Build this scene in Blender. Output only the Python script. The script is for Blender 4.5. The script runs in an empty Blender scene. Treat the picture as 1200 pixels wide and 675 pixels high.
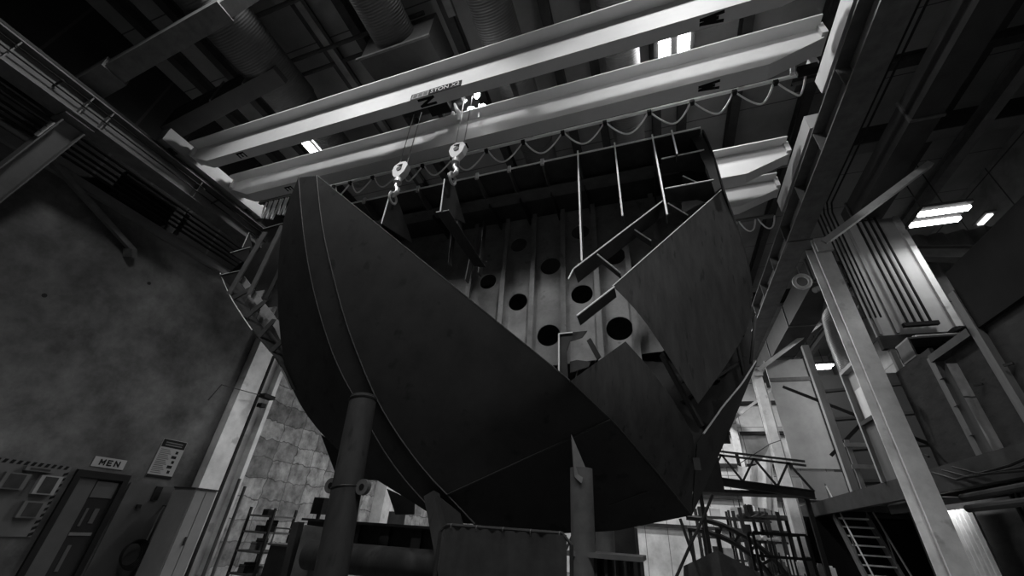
import bpy, math, random
from mathutils import Vector, Matrix
random.seed(7)
COL = bpy.context.scene.collection

# ------------------------------------------------------------------ camera geometry
F = 466.0
XC = Vector((0.94708505, -0.11547634, -0.29949143))
YC = Vector((0.3149921, 0.51378567, 0.79800017))
UC = Vector((0.06172426, -0.85011146, 0.52297286))
EYE = 1.6


def P(px, py, X=None, Y=None, Z=None):
    """point of the place seen at a photo pixel, at a given distance plane"""
    d = Vector((px - 600.0, py - 337.5, F))
    r = Vector((d.dot(XC), d.dot(YC), d.dot(UC)))
    if X is not None:
        t = X / r.x
    elif Y is not None:
        t = Y / r.y
    else:
        t = (Z - EYE) / r.z
    return Vector((r.x * t, r.y * t, r.z * t + EYE))


# ------------------------------------------------------------------ materials
def mat(name, base, rough=0.6, metal=0.0, noise=0.25, scale=4.0, bump=0.0, spots=0.0, stretch=(1, 1, 1)):
    m = bpy.data.materials.new(name)
    m.use_nodes = True
    nt = m.node_tree
    N, L = nt.nodes, nt.links
    b = N['Principled BSDF']
    b.inputs['Roughness'].default_value = rough
    b.inputs['Metallic'].default_value = metal
    b.inputs['Specular IOR Level'].default_value = min(.5, .1 + base)
    tc = N.new('ShaderNodeTexCoord')
    mp = N.new('ShaderNodeMapping')
    mp.inputs['Scale'].default_value = stretch
    L.new(tc.outputs['Object'], mp.inputs['Vector'])
    nz = N.new('ShaderNodeTexNoise')
    nz.inputs['Scale'].default_value = scale
    nz.inputs['Detail'].default_value = 8
    nz.inputs['Roughness'].default_value = 0.65
    L.new(mp.outputs[0], nz.inputs['Vector'])
    cr = N.new('ShaderNodeValToRGB')
    lo = base * (1 - noise)
    hi = base * (1 + noise)
    cr.color_ramp.elements[0].position = 0.3
    cr.color_ramp.elements[1].position = 0.7
    cr.color_ramp.elements[0].color = (lo, lo, lo, 1)
    cr.color_ramp.elements[1].color = (hi, hi, hi, 1)
    L.new(nz.outputs['Fac'], cr.inputs['Fac'])
    out = cr.outputs['Color']
    if spots > 0:
        n2 = N.new('ShaderNodeTexNoise')
        n2.inputs['Scale'].default_value = scale * 1.7
        n2.inputs['Detail'].default_value = 4
        L.new(mp.outputs[0], n2.inputs['Vector'])
        c2 = N.new('ShaderNodeValToRGB')
        c2.color_ramp.elements[0].position = 0.62
        c2.color_ramp.elements[1].position = 0.70
        L.new(n2.outputs['Fac'], c2.inputs['Fac'])
        mx = N.new('ShaderNodeMix')
        mx.data_type = 'RGBA'
        mx.inputs[7].default_value = (base * (1 - spots),) * 3 + (1,)
        L.new(c2.outputs['Color'], mx.inputs[0])
        L.new(out, mx.inputs[6])
        out = mx.outputs[2]
    L.new(out, b.inputs['Base Color'])
    if bump > 0:
        bp = N.new('ShaderNodeBump')
        bp.inputs['Strength'].default_value = bump
        bp.inputs['Distance'].default_value = 0.02
        L.new(nz.outputs['Fac'], bp.inputs['Height'])
        L.new(bp.outputs[0], b.inputs['Normal'])
    return m


def seam_mat(name, base, axis, period, width, dark, rough=0.7, noise=0.2, scale=1.2, axis2=None, period2=1.0, bumpy=0.0):
    """painted sheet with narrow joints repeating along one or two axes"""
    m = mat(name, base, rough, 0, noise, scale, bumpy)
    nt = m.node_tree
    N, L = nt.nodes, nt.links
    b = N['Principled BSDF']
    src = b.inputs['Base Color'].links[0].from_socket
    tc = N.new('ShaderNodeTexCoord')
    sp = N.new('ShaderNodeSeparateXYZ')
    L.new(tc.outputs['Object'], sp.inputs[0])

    def line(ax, per):
        a = N.new('ShaderNodeMath'); a.operation = 'DIVIDE'; a.inputs[1].default_value = per
        L.new(sp.outputs[ax], a.inputs[0])
        f = N.new('ShaderNodeMath'); f.operation = 'FRACT'
        L.new(a.outputs[0], f.inputs[0])
        c = N.new('ShaderNodeMath'); c.operation = 'LESS_THAN'; c.inputs[1].default_value = width / per
        L.new(f.outputs[0], c.inputs[0])
        return c.outputs[0]
    fac = line(axis, period)
    if axis2 is not None:
        g = line(axis2, period2)
        mxx = N.new('ShaderNodeMath'); mxx.operation = 'MAXIMUM'
        L.new(fac, mxx.inputs[0]); L.new(g, mxx.inputs[1])
        fac = mxx.outputs[0]
    mx = N.new('ShaderNodeMix'); mx.data_type = 'RGBA'
    mx.inputs[7].default_value = (dark, dark, dark, 1)
    L.new(fac, mx.inputs[0]); L.new(src, mx.inputs[6])
    L.new(mx.outputs[2], b.inputs['Base Color'])
    return m


def wave_mat(name, base, axis, scale, rough=0.4, metal=0.0, strength=0.6):
    """corrugated / spiral seamed sheet: real bump along one axis"""
    m = mat(name, base, rough, metal, 0.15, 3)
    nt = m.node_tree
    N, L = nt.nodes, nt.links
    tc = N.new('ShaderNodeTexCoord')
    w = N.new('ShaderNodeTexWave')
    w.bands_direction = axis
    w.inputs['Scale'].default_value = scale
    L.new(tc.outputs['Object'], w.inputs['Vector'])
    bp = N.new('ShaderNodeBump')
    bp.inputs['Strength'].default_value = strength
    bp.inputs['Distance'].default_value = 0.03
    L.new(w.outputs['Fac'], bp.inputs['Height'])
    L.new(bp.outputs[0], N['Principled BSDF'].inputs['Normal'])
    return m


def emit(name, s):
    m = bpy.data.materials.new(name)
    m.use_nodes = True
    b = m.node_tree.nodes['Principled BSDF']
    b.inputs['Base Color'].default_value = (.8, .8, .8, 1)
    b.inputs['Emission Color'].default_value = (1, 1, 1, 1)
    b.inputs['Emission Strength'].default_value = s
    return m


def concrete_mat():
    m = mat('concrete', 0.135, 0.8, 0, 0.55, 0.45, 0.08, 0.0)
    nt = m.node_tree
    N, L = nt.nodes, nt.links
    b = N['Principled BSDF']
    src = b.inputs['Base Color'].links[0].from_socket
    tc = N.new('ShaderNodeTexCoord')
    n = N.new('ShaderNodeTexNoise'); n.inputs['Scale'].default_value = 1.1; n.inputs['Detail'].default_value = 12
    n.inputs['Distortion'].default_value = .1; n.inputs['Roughness'].default_value = .7
    L.new(tc.outputs['Object'], n.inputs['Vector'])
    c = N.new('ShaderNodeValToRGB')
    c.color_ramp.elements[0].position = .35; c.color_ramp.elements[0].color = (.45, .45, .45, 1)
    c.color_ramp.elements[1].position = .62; c.color_ramp.elements[1].color = (1, 1, 1, 1)
    L.new(n.outputs['Fac'], c.inputs['Fac'])
    mx = N.new('ShaderNodeMix'); mx.data_type = 'RGBA'; mx.blend_type = 'MULTIPLY'; mx.inputs[0].default_value = 1
    L.new(src, mx.inputs[6]); L.new(c.outputs[0], mx.inputs[7])
    v = N.new('ShaderNodeTexVoronoi'); v.inputs['Scale'].default_value = .75
    L.new(tc.outputs['Object'], v.inputs['Vector'])
    lt = N.new('ShaderNodeMath'); lt.operation = 'LESS_THAN'; lt.inputs[1].default_value = 0.03
    L.new(v.outputs['Distance'], lt.inputs[0])
    m2 = N.new('ShaderNodeMix'); m2.data_type = 'RGBA'; m2.inputs[7].default_value = (.02, .02, .02, 1)
    L.new(lt.outputs[0], m2.inputs[0]); L.new(mx.outputs[2], m2.inputs[6])
    L.new(m2.outputs[2], b.inputs['Base Color'])
    return m


def block_mat():
    m = mat('old_blockwork', 0.42, 0.85, 0, 0.65, 3.0, 0.3)
    nt = m.node_tree
    N, L = nt.nodes, nt.links
    b = N['Principled BSDF']
    src = b.inputs['Base Color'].links[0].from_socket
    tc = N.new('ShaderNodeTexCoord')
    nz = N.new('ShaderNodeTexNoise'); nz.inputs['Scale'].default_value = 3
    L.new(tc.outputs['Object'], nz.inputs['Vector'])
    sp = N.new('ShaderNodeSeparateXYZ'); L.new(tc.outputs['Object'], sp.inputs[0])
    cb = N.new('ShaderNodeCombineXYZ')
    L.new(sp.outputs[1], cb.inputs[0]); L.new(sp.outputs[2], cb.inputs[1])
    ad = N.new('ShaderNodeMix'); ad.data_type = 'VECTOR'; ad.inputs[0].default_value = 0.2
    L.new(cb.outputs[0], ad.inputs[4]); L.new(nz.outputs['Color'], ad.inputs[5])
    br = N.new('ShaderNodeTexBrick')
    br.inputs['Scale'].default_value = 1.0
    br.inputs['Brick Width'].default_value = .62; br.inputs['Row Height'].default_value = .42
    br.inputs['Mortar Size'].default_value = .012
    br.offset = 0.0
    br.inputs['Color1'].default_value = (1, 1, 1, 1); br.inputs['Color2'].default_value = (.45, .45, .45, 1)
    br.inputs['Mortar'].default_value = (.3, .3, .3, 1)
    L.new(ad.outputs[1], br.inputs['Vector'])
    mx = N.new('ShaderNodeMix'); mx.data_type = 'RGBA'; mx.blend_type = 'MULTIPLY'; mx.inputs[0].default_value = 1
    L.new(src, mx.inputs[6]); L.new(br.outputs['Color'], mx.inputs[7])
    L.new(mx.outputs[2], b.inputs['Base Color'])
    return m


M = dict(
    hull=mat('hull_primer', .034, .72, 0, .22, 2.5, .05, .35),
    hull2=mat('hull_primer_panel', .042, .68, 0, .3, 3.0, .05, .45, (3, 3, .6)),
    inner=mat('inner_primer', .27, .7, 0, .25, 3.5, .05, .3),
    frame=mat('frame_steel', .05, .5, .1, .25, 4, .03),
    edge=mat('cut_edge', .85, .4, 0, .1, 6),  # near-white tone paints the light from above onto the plate edges
    weld=mat('weld_bead', .035, .45, .4, .3, 30),
    pipe=mat('support_pipe', .038, .6, .0, .35, 5, .08, .4, (1, 1, .3)),
    beam=mat('support_beam', .035, .7, 0, .3, 4),
    crane=mat('crane_paint', .66, .5, 0, .06, 2),
    runway=mat('runway_paint', .14, .85, 0, .2, 1.5),
    dark=mat('dark_steel', .035, .6, .0, .3, 4),
    black=mat('black_rubber', .012, .6, 0, .2, 5),
    mid=mat('grey_steel', .11, .55, 0, .3, 4),
    pale=mat('pale_steel', .45, .55, 0, .22, 3, .03, .3),
    column=mat('column_paint', .68, .55, 0, .3, 1.6, .03, .35),
    duct=wave_mat('spiral_duct', .075, 'Y', 6.5, .6, 0, .28),
    ductv=wave_mat('spiral_duct_upright', .22, 'Z', 6.5, .4, .2, .25),
    sheetduct=mat('sheet_duct', .05, .6, 0, .2, 2),
    ceil=seam_mat('roof_panel', .19, 1, 1.5, .025, .05, .7, .25, .8),
    floor=mat('floor_concrete', .22, .75, 0, .4, 1.2, .1),
    concrete=concrete_mat(), block=block_mat(),
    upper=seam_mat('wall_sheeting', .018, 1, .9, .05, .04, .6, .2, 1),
    backw=seam_mat('back_wall_panel', .62, 0, 1.1, .03, .15, .7, .35, .9, 2, 2.4),
    rightw=seam_mat('right_wall_sheet', .22, 1, 1.6, .04, .04, .5, .45, 1.2, 2, 1.2, .4),
    ply=mat('plywood', .035, .95, 0, .3, 2.5, .03, .3, (1, 1, 3)),
    plyd=mat('dark_board', .012, .95, 0, .25, 2),
    stud=mat('pale_timber', .30, .7, 0, .25, 5, .03, 0, (1, 1, .2)),
    timber=mat('timber', .11, .65, 0, .25, 5, .03, 0, (1, 1, .2)),
    panel=mat('lining_panel', .34, .9, 0, .18, 1.2),
    white=mat('white_paint', .66, .45, 0, .1, 3),
    offwhite=mat('cabinet_white', .22, .5, 0, .12, 2),
    cloth=mat('tarp_cloth', .05, .6, 0, .25, 6, .15),
    sheetcloth=mat('white_cloth', .8, .8, 0, .15, 4, .1),
    wire=mat('cable_grey', .85, .5, 0, .1, 3),
    chrome=mat('bright_steel', .75, .28, .7, .15, 6),
    rope=mat('steel_rope', .30, .4, .3, .2, 9),
    boardgrey=mat('board_grey', .10, .6, 0, .15, 2),
    truck=mat('end_truck_paint', .36, .6, 0, .1, 2),
    doorp=mat('door_paint', .065, .5, 0, .15, 2),
    sign=mat('sign_white', .27, .5, 0, .05, 3),
    ink=mat('ink_black', .01, .6, 0, .1, 3),
        glass=mat('dark_pane', .02, .15, 0, .1, 2),
    lamp=emit('lamp_tube', 14.0), flood=emit('flood_lamp', 30.0), sky=emit('skylight_glow', 1.6),
)

# ------------------------------------------------------------------ mesh helper
WL = {}


class MB:
    def __init__(self):
        self.v = []
        self.f = []

    def add(self, vs, fs):
        o = len(self.v)
        self.v += [Vector(p) for p in vs]
        self.f += [tuple(o + i for i in q) for q in fs]
        return self

    def box(self, x0, x1, y0, y1, z0, z1):
        if x0 > x1: x0, x1 = x1, x0
        if y0 > y1: y0, y1 = y1, y0
        if z0 > z1: z0, z1 = z1, z0
        v = [(x, y, z) for x in (x0, x1) for y in (y0, y1) for z in (z0, z1)]
        return self.add(v, [(0, 1, 3, 2), (4, 6, 7, 5), (0, 4, 5, 1), (2, 3, 7, 6), (0, 2, 6, 4), (1, 5, 7, 3)])

    def hexa(self, a, b):
        """two quads joined"""
        return self.add(list(a) + list(b), [(3, 2, 1, 0), (4, 5, 6, 7), (0, 1, 5, 4), (1, 2, 6, 5), (2, 3, 7, 6), (3, 0, 4, 7)])

    def bar(self, a, b, w, h, up=(0, 0, 1)):
        a, b = Vector(a), Vector(b)
        d = (b - a).normalized()
        s = d.cross(Vector(up))
        if s.length < 1e-4: s = d.cross(Vector((1, 0, 0)))
        s.normalize()
        u = s.cross(d)
        q = lambda p: [p - s * w / 2 - u * h / 2, p + s * w / 2 - u * h / 2, p + s * w / 2 + u * h / 2, p - s * w / 2 + u * h / 2]
        return self.hexa(q(a), q(b))

    def ibeam(self, a, b, h, w, tf, tw, up=(0, 0, 1)):
        a, b = Vector(a), Vector(b)
        d = (b - a).normalized()
        s = d.cross(Vector(up)).normalized()
        u = s.cross(d)
        for off, ww, hh in ((h / 2 - tf / 2, w, tf), (-h / 2 + tf / 2, w, tf), (0, tw, h - 2 * tf)):
            self.bar(a + u * off, b + u * off, ww, hh, up)
        return self

    def tube(self, pts, r, n=8, cap=True):
        pts = [Vector(p) for p in pts]
        rr = r if isinstance(r, (list, tuple)) else [r] * len(pts)
        T = []
        for i in range(len(pts)):
            t = pts[min(i + 1, len(pts) - 1)] - pts[max(i - 1, 0)]
            T.append(t.normalized())
        nrm = T[0].orthogonal().normalized()
        vs = []
        for i, p in enumerate(pts):
            nrm = (nrm - T[i] * nrm.dot(T[i])).normalized()
            bn = T[i].cross(nrm)
            for k in range(n):
                a = 2 * math.pi * k / n
                vs.append(p + (nrm * math.cos(a) + bn * math.sin(a)) * rr[i])
        fs = []
        for i in range(len(pts) - 1):
            for k in range(n):
                fs.append((i * n + k, i * n + (k + 1) % n, (i + 1) * n + (k + 1) % n, (i + 1) * n + k))
        if cap:
            fs.append(tuple(range(n - 1, -1, -1)))
            fs.append(tuple((len(pts) - 1) * n + k for k in range(n)))
        return self.add(vs, fs)

    def ring(self, c, R, r, axis=(0, 1, 0), n=20, m=6, a0=0, a1=2 * math.pi):
        ax = Vector(axis).normalized()
        e1 = ax.orthogonal().normalized(); e2 = ax.cross(e1)
        c = Vector(c)
        pts = [c + (e1 * math.cos(a0 + (a1 - a0) * i / n) + e2 * math.sin(a0 + (a1 - a0) * i / n)) * R for i in range(n + 1)]
        return self.tube(pts, r, m, cap=True)

    def plate(self, pts, th, nrm=None, side=0.0):
        """flat or slightly warped polygon with thickness; side -1..1 shifts it along the normal"""
        pts = [Vector(p) for p in pts]
        if nrm is None:
            nrm = Vector((0, 0, 0))
            for i in range(len(pts)):
                a, b = pts[i], pts[(i + 1) % len(pts)]
                nrm += Vector(((a.y - b.y) * (a.z + b.z), (a.z - b.z) * (a.x + b.x), (a.x - b.x) * (a.y + b.y)))
        nrm = Vector(nrm).normalized()
        n = len(pts)
        o = nrm * th / 2
        c = nrm * th / 2 * side
        vs = [p + o + c for p in pts] + [p - o + c for p in pts]
        fs = [tuple(range(n)), tuple(range(2 * n - 1, n - 1, -1))]
        for i in range(n):
            j = (i + 1) % n
            fs.append((i, n + i, n + j, j))
        return self.add(vs, fs)

    def loft(self, A, B, th, off=(0, 1, 0), m=6):
        """curved plate between two polylines of the same length, thickness along off"""
        n = len(A)
        off = Vector(off).normalized() * th
        g = [[A[i].lerp(B[i], k / m) for k in range(m + 1)] for i in range(n)]
        W = m + 1
        vs = [p for r in g for p in r] + [p + off for r in g for p in r]
        S = n * W
        fs = []
        for i in range(n - 1):
            for k in range(m):
                a = i * W + k
                fs.append((a, a + 1, a + W + 1, a + W))
                fs.append((S + a, S + a + W, S + a + W + 1, S + a + 1))
        for i in range(n - 1):
            for k in (0, m):
                a = i * W + k
                fs.append((a, a + W, S + a + W, S + a))
        for i in (0, n - 1):
            for k in range(m):
                a = i * W + k
                fs.append((a, a + 1, S + a + 1, S + a))
        return self.add(vs, fs)

    def build(self, name, m, parent=None, smooth=False):
        me = bpy.data.meshes.new(name)
        off = WL.get(parent.name, Vector((0, 0, 0))) if parent else Vector((0, 0, 0))
        me.from_pydata([tuple(p - off) for p in self.v], [], self.f)
        me.materials.append(M[m] if isinstance(m, str) else m)
        import bmesh
        bm = bmesh.new(); bm.from_mesh(me)
        bmesh.ops.recalc_face_normals(bm, faces=bm.faces)
        bm.to_mesh(me); bm.free()
        if smooth:
            for p in me.polygons: p.use_smooth = True
            me.set_sharp_from_angle(angle=math.radians(40))
        ob = bpy.data.objects.new(name, me)
        COL.objects.link(ob)
        if parent:
            ob.parent = parent
            WL[ob.name] = off
        return ob


def thing(name, loc, label, cat, group=None):
    o = bpy.data.objects.new(name, None)
    o.empty_display_size = .2
    o.location = loc
    COL.objects.link(o)
    WL[o.name] = Vector(loc)
    o['label'] = label; o['category'] = cat
    if group: o['group'] = group
    return o


def tag(o, label, cat, group=None):
    o['label'] = label; o['category'] = cat
    if group: o['group'] = group
    return o


def struct(name, mb, m):
    o = mb.build(name, m); o['kind'] = 'structure'; return o


def text_mesh(body, size, origin, right, up, m, parent, name, depth=.004, sx=1.0, align='CENTER'):
    cu = bpy.data.curves.new(name, 'FONT')
    cu.body = body; cu.size = size; cu.extrude = depth
    cu.align_x = align; cu.align_y = 'CENTER'
    t = bpy.data.objects.new(name + '_tmp', cu)
    COL.objects.link(t)
    bpy.context.view_layer.update()
    me = bpy.data.meshes.new_from_object(t.evaluated_get(bpy.context.evaluated_depsgraph_get()))
    bpy.data.objects.remove(t)
    r = Vector(right).normalized(); u = Vector(up).normalized(); n = r.cross(u)
    o = Vector(origin) - (WL.get(parent.name, Vector()) if parent else Vector())
    for v in me.vertices:
        v.co = o + r * v.co.x * sx + u * v.co.y + n * v.co.z
    me.materials.clear(); me.materials.append(M[m])
    me.name = name
    ob = bpy.data.objects.new(name, me)
    COL.objects.link(ob)
    if parent:
        ob.parent = parent; WL[ob.name] = WL.get(parent.name, Vector())
    return ob


GL = {'M': [[(0, 0), (0, 1)], [(0, 1), (.5, .35)], [(.5, .35), (1, 1)], [(1, 1), (1, 0)]],
      'E': [[(0, 0), (0, 1)], [(0, 1), (.9, 1)], [(0, .5), (.75, .5)], [(0, 0), (.9, 0)]],
      'N': [[(0, 0), (0, 1)], [(0, 1), (1, 0)], [(1, 0), (1, 1)]],
      'W': [[(0, 1), (.25, 0)], [(.25, 0), (.5, .75)], [(.5, .75), (.75, 0)], [(.75, 0), (1, 1)]],
      'S': [[(1, .9), (.8, 1), (.2, 1), (0, .85), (0, .65), (.2, .52), (.8, .48), (1, .35), (1, .15), (.8, 0), (.2, 0), (0, .1)]]}


def stroke_word(word, h, w, gap, st, centre, right, up, m, parent, name):
    """bold painted capitals built from bars"""
    r, u = Vector(right).normalized(), Vector(up).normalized()
    n = r.cross(u)
    tot = len(word) * w + (len(word) - 1) * gap
    obs = []
    for k, ch in enumerate(word):
        b = MB()
        o = Vector(centre) + r * (-tot / 2 + k * (w + gap)) - u * h / 2
        for sgi, line in enumerate(GL[ch]):
            for (a0, b0), (a1, b1) in zip(line[:-1], line[1:]):
                p = o + r * (st / 2 + a0 * (w - st)) + u * (st / 2 + b0 * (h - st)) + n * .0002 * sgi
                q = o + r * (st / 2 + a1 * (w - st)) + u * (st / 2 + b1 * (h - st)) + n * .0002 * sgi
                d = (q - p).normalized()
                b.bar(p - d * st * .45, q + d * st * .45, st, .003, n)
        obs.append(b.build(name, m, parent))
    return obs


def plate_holes(name, outline, holes, th, m, parent, y):
    """upright sheet in the plane y, outline in (x,z), holes (x,z,r)"""
    cu = bpy.data.curves.new(name, 'CURVE')
    cu.dimensions = '2D'; cu.fill_mode = 'BOTH'; cu.extrude = th / 2

    def sp(pts):
        s = cu.splines.new('POLY'); s.points.add(len(pts) - 1)
        for i, (a, b) in enumerate(pts): s.points[i].co = (a, b, 0, 1)
        s.use_cyclic_u = True
    sp(outline)
    for (hx, hz, r) in holes:
        sp([(hx + r * math.cos(2 * math.pi * k / 32), hz + r * math.sin(2 * math.pi * k / 32)) for k in range(32)])
    t = bpy.data.objects.new(name + '_tmp', cu)
    COL.objects.link(t)
    bpy.context.view_layer.update()
    me = bpy.data.meshes.new_from_object(t.evaluated_get(bpy.context.evaluated_depsgraph_get()))
    bpy.data.objects.remove(t)
    off = WL[parent.name]
    for v in me.vertices:
        a, b, c = v.co
        v.co = Vector((a, y + c, b)) - off
    me.materials.clear(); me.materials.append(M[m]); me.name = name
    ob = bpy.data.objects.new(name, me); COL.objects.link(ob); ob.parent = parent
    WL[ob.name] = off
    return ob


def light(name, loc, power, sx, sy, parent, target=None, kind='AREA', spread=math.pi):
    ld = bpy.data.lights.new(name, kind)
    ld.energy = power
    if kind == 'AREA':
        ld.shape = 'RECTANGLE'; ld.size = sx; ld.size_y = sy; ld.spread = spread
    else:
        ld.shadow_soft_size = sx
    o = bpy.data.objects.new(name, ld); COL.objects.link(o)
    o.location = Vector(loc) - WL.get(parent.name, Vector())
    o.parent = parent
    return o


# ================================================================== THE BUILDING
XL, XR, YB, ZC = -10.5, 9.5, 25.0, 11.0
struct('floor', MB().box(-12.2, XR + .3, -9, YB + .3, -.2, 0), 'floor')
struct('ceiling', MB().box(-12.2, XR + .3, -9, YB + .3, ZC, ZC + .15), 'ceil')
struct('wall_left', MB().box(XL - .3, XL, -9, 7.5, 0, 7.0), 'concrete')
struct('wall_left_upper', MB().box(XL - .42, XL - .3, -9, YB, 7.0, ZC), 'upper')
struct('wall_left_recess', MB().box(-11.3, -11.0, 8.6, YB, 0, 7.0).box(-11.3, XL - .3, 7.5, 8.6, 0, 7.0), 'block')
struct('wall_back', MB().box(-12.2, XR, YB, YB + .3, 0, ZC), 'backw')
struct('wall_right', MB().box(XR, XR + .3, -9, YB, 0, ZC), 'rightw')
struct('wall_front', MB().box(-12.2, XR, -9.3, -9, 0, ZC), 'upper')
struct('trim_1', MB().box(XL - .1, XL + .12, -9, 8.6, 6.98, 7.16), 'runway')
gb = MB()
for z in (2.3, 3.7, 5.2, 6.8, 8.4):
    gb.box(-11, XR, YB - .22, YB - .02, z, z + .16)
struct('trim_2', gb, 'dark')

# purlins under the roof and pale struts
for x in (-9.9, -8.9, -6.1, -5.2, -3.1, -1.15, -.35, .95, 1.55, 2.75, 4.3, 7.4, 8.4):
    tag(MB().ibeam((x, -8, ZC - .17), (x, 24.5, ZC - .17), .3, .2, .02, .03).build('roof_purlin', 'dark'),
        'long dark steel purlin running under the grey roof panels', 'purlin', 'roof purlins')
for x, z in ((-5.75, 10.35), (-2.9, 10.4)):
    tag(MB().bar((x, -6, z), (x, 7 if x < -4 else 3.2, z), .16, .12).build('roof_strut', 'mid'),
        'pale strut hung under the roof between the two left ducts' if x < -4 else 'pale strut hung under the roof beside the third duct', 'strut')
for k, (x0, x1, y, z) in enumerate(((-7.2, -2.6, 2.0, 10.3), (-9.6, -5.0, 3.3, 10.35), (-7.6, -3.4, 2.95, 10.3))):
    tag(MB().tube([(x0, y, z), (x1, y, z)], .045, 8).build('roof_pipe', 'dark'),
        ['thin dark pipe crossing over the left ducts nearest the camera', 'thin dark pipe above the upper left rail beam',
         'thin dark pipe crossing just short of the crane girder'][k], 'pipe')

# rafters, left: tapered, nearest
def rafter(y, lab, x0=-9.6, x1=XR - .3):
    t = thing('roof_rafter', (x0, y, 8.2), lab, 'rafter')
    b = MB()
    for x in ((x0, -6.7, 8.15, 9.25), (-6.7, -1.0, 9.25, 10.0)):
        a0, a1, z0, z1 = x
        b.hexa([(a0, y - .02, z0), (a1, y - .02, z1), (a1, y - .02, ZC - .32), (a0, y - .02, ZC - .32)],
               [(a0, y + .02, z0), (a1, y + .02, z1), (a1, y + .02, ZC - .32), (a0, y + .02, ZC - .32)])
    b.box(-1, x1, y - .02, y + .02, 10, ZC - .32)
    b.build('web', 'dark', t)
    f = MB()
    f.bar((x0, y, 8.15), (-6.7, y, 9.25), .36, .03)
    f.bar((-6.7, y, 9.25), (-1, y, 10.0), .3, .03)
    f.bar((-1, y, 10), (x1, y, 10), .3, .03)
    f.build('bottom_flange', 'runway', t)
t = thing('roof_rafter', (-9.6, 1.55, 8.2), 'raked steel box strut rising from the near end of left runway beam', 'rafter')
MB().bar((-9.6, 1.55, 8.32), (-6.6, 1.55, 9.5), .34, .3).build('box_section', 'mid', t)
MB().bar((-6.62, 1.55, 9.5), (-4.9, 1.55, 10.66), .26, .22).build('upper_section', 'mid', t)
MB().bar((-9.72, 1.55, 8.27), (-8.9, 1.55, 8.6), .42, .38).build('end_sleeve', 'mid', t)
rafter(8.6, 'steel roof rafter above the white left column')
rafter(16.4, 'steel roof rafter in the far half of the hall', -9.6)

# ducts
def duct(x, r, z, y0, y1, lab, step=None):
    t = thing('spiral_duct', (x, y0, z - r), lab, 'duct', 'ceiling ducts')
    pts, rr = [], []
    MBd = MB().tube([(x, y0, z), (x, y1, z)], r, 28)
    MBd.build('duct_pipe', 'duct', t, True)
    c = MB()
    y = y0 + 1.2
    while y < y1 - .3:
        MB().tube([(x, y - .03, z), (x, y + .03, z)], r + .018, 28).build('joint_band', 'duct', t, True)
        y += 2.4
    if step:
        MB().tube([(x, y1 - .02, z), (x, y1 + .35, z + .1), (x, y1 + step, z + .1)], [r, r * .72, r * .72], 24).build('reducer', 'duct', t, True)
        h = MB()
    return t
duct(-7.15, .52, 9.95, -7, 3.6, 'large spiral ceiling duct farthest to the left', 2.6)
duct(-4.05, .42, 9.95, -7, 3.15, 'spiral ceiling duct ending in a box above the near girder')
duct(-1.98, .40, 9.9, -7, 17, 'spiral ceiling duct above the crane trolley lights')
duct(.22, .36, 9.9, -7, 17, 'spiral ceiling duct left of the bright twin lamp')
t = thing('duct_box', (-3.9, 3.4, 9.4), 'sheet metal box at the end of the second ceiling duct', 'duct box')
MB().hexa([(-4.75, 3.05, 9.45), (-3.2, 3.05, 9.45), (-3.2, 3.05, 10.4), (-4.75, 3.05, 10.4)],
          [(-4.75, 3.9, 9.6), (-3.2, 3.9, 9.6), (-3.2, 3.9, 10.4), (-4.75, 3.9, 10.4)]).build('casing', 'sheetduct', t)
MB().box(-4.8, -3.15, 3.0, 3.04, 9.4, 9.46).build('flange', 'mid', t)
t = thing('branch_duct', (-8.2, 2.85, 8.6), 'flat dark sheet metal duct sloping from left runway to the large duct', 'duct')
MB().hexa([(-9.45, 2.7, 8.62), (-9.45, 3.05, 8.62), (-9.45, 3.05, 9.3), (-9.45, 2.7, 9.3)],
          [(-6.7, 2.7, 9.55), (-6.7, 3.05, 9.55), (-6.7, 3.05, 10.2), (-6.7, 2.7, 10.2)]).build('casing', 'sheetduct', t)
MB().bar((-8.2, 2.69, 9.05), (-8.2, 2.69, 9.75), .04, .03).bar((-7.4, 2.69, 9.3), (-7.4, 2.69, 10), .04, .03).build('seam_rib', 'mid', t)

# ------------------------------------------------ runway beams
def runway(x, y0, y1, side, lab, cols):
    t = thing('runway_beam', (x, y0, 7.4), lab, 'crane beam')
    MB().box(x - .012, x + .012, y0, y1, 7.45, 7.93).build('web', 'runway', t)
    MB().box(x - .21, x + .21, y0, y1, 7.42, 7.45).build('bottom_flange', 'mid', t)
    MB().box(x - .2, x + .2, y0, y1, 7.93, 7.96).build('top_flange', 'mid', t)
    MB().box(x - .035, x + .035, y0, y1, 7.96, 8.02).box(x - .02, x + .02, y0, y1, 8.02, 8.08).box(x - .04, x + .04, y0, y1, 8.08, 8.13).build('rail', 'dark', t)
    for c in cols:
        MB().box(x + .013, x + .19, c - .01, c + .01, 7.46, 7.92).box(x - .19, x - .013, c - .01, c + .01, 7.46, 7.92).build('stiffener', 'mid', t)
    return t
RL = runway(-9.25, -8, 20, 1, 'crane runway beam along the left concrete wall', (.6, 1.62, 1.95, 3.75, 5.5, 7.2, 9, 11, 13))
c = MB()
for z in (7.62, 7.78):
    c.tube([(-9.03, -8, z), (-9.03, 6.5, z)], .014, 6)
c.build('conductor_bar', 'black', RL)
for c in (1.2, 4.2):
    MB().bar((-9.24, c, 7.72), (-9.03, c, 7.8), .03, .03).build('bar_bracket', 'dark', RL)
RR = runway(3.44, -8, 24, -1, 'crane runway beam on the right columns', (2.2, 3.4, 4.7, 5.9, 7.2, 8.5, 9.7, 11, 12.2, 13.4, 14.6, 16.4, 17.6))

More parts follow.
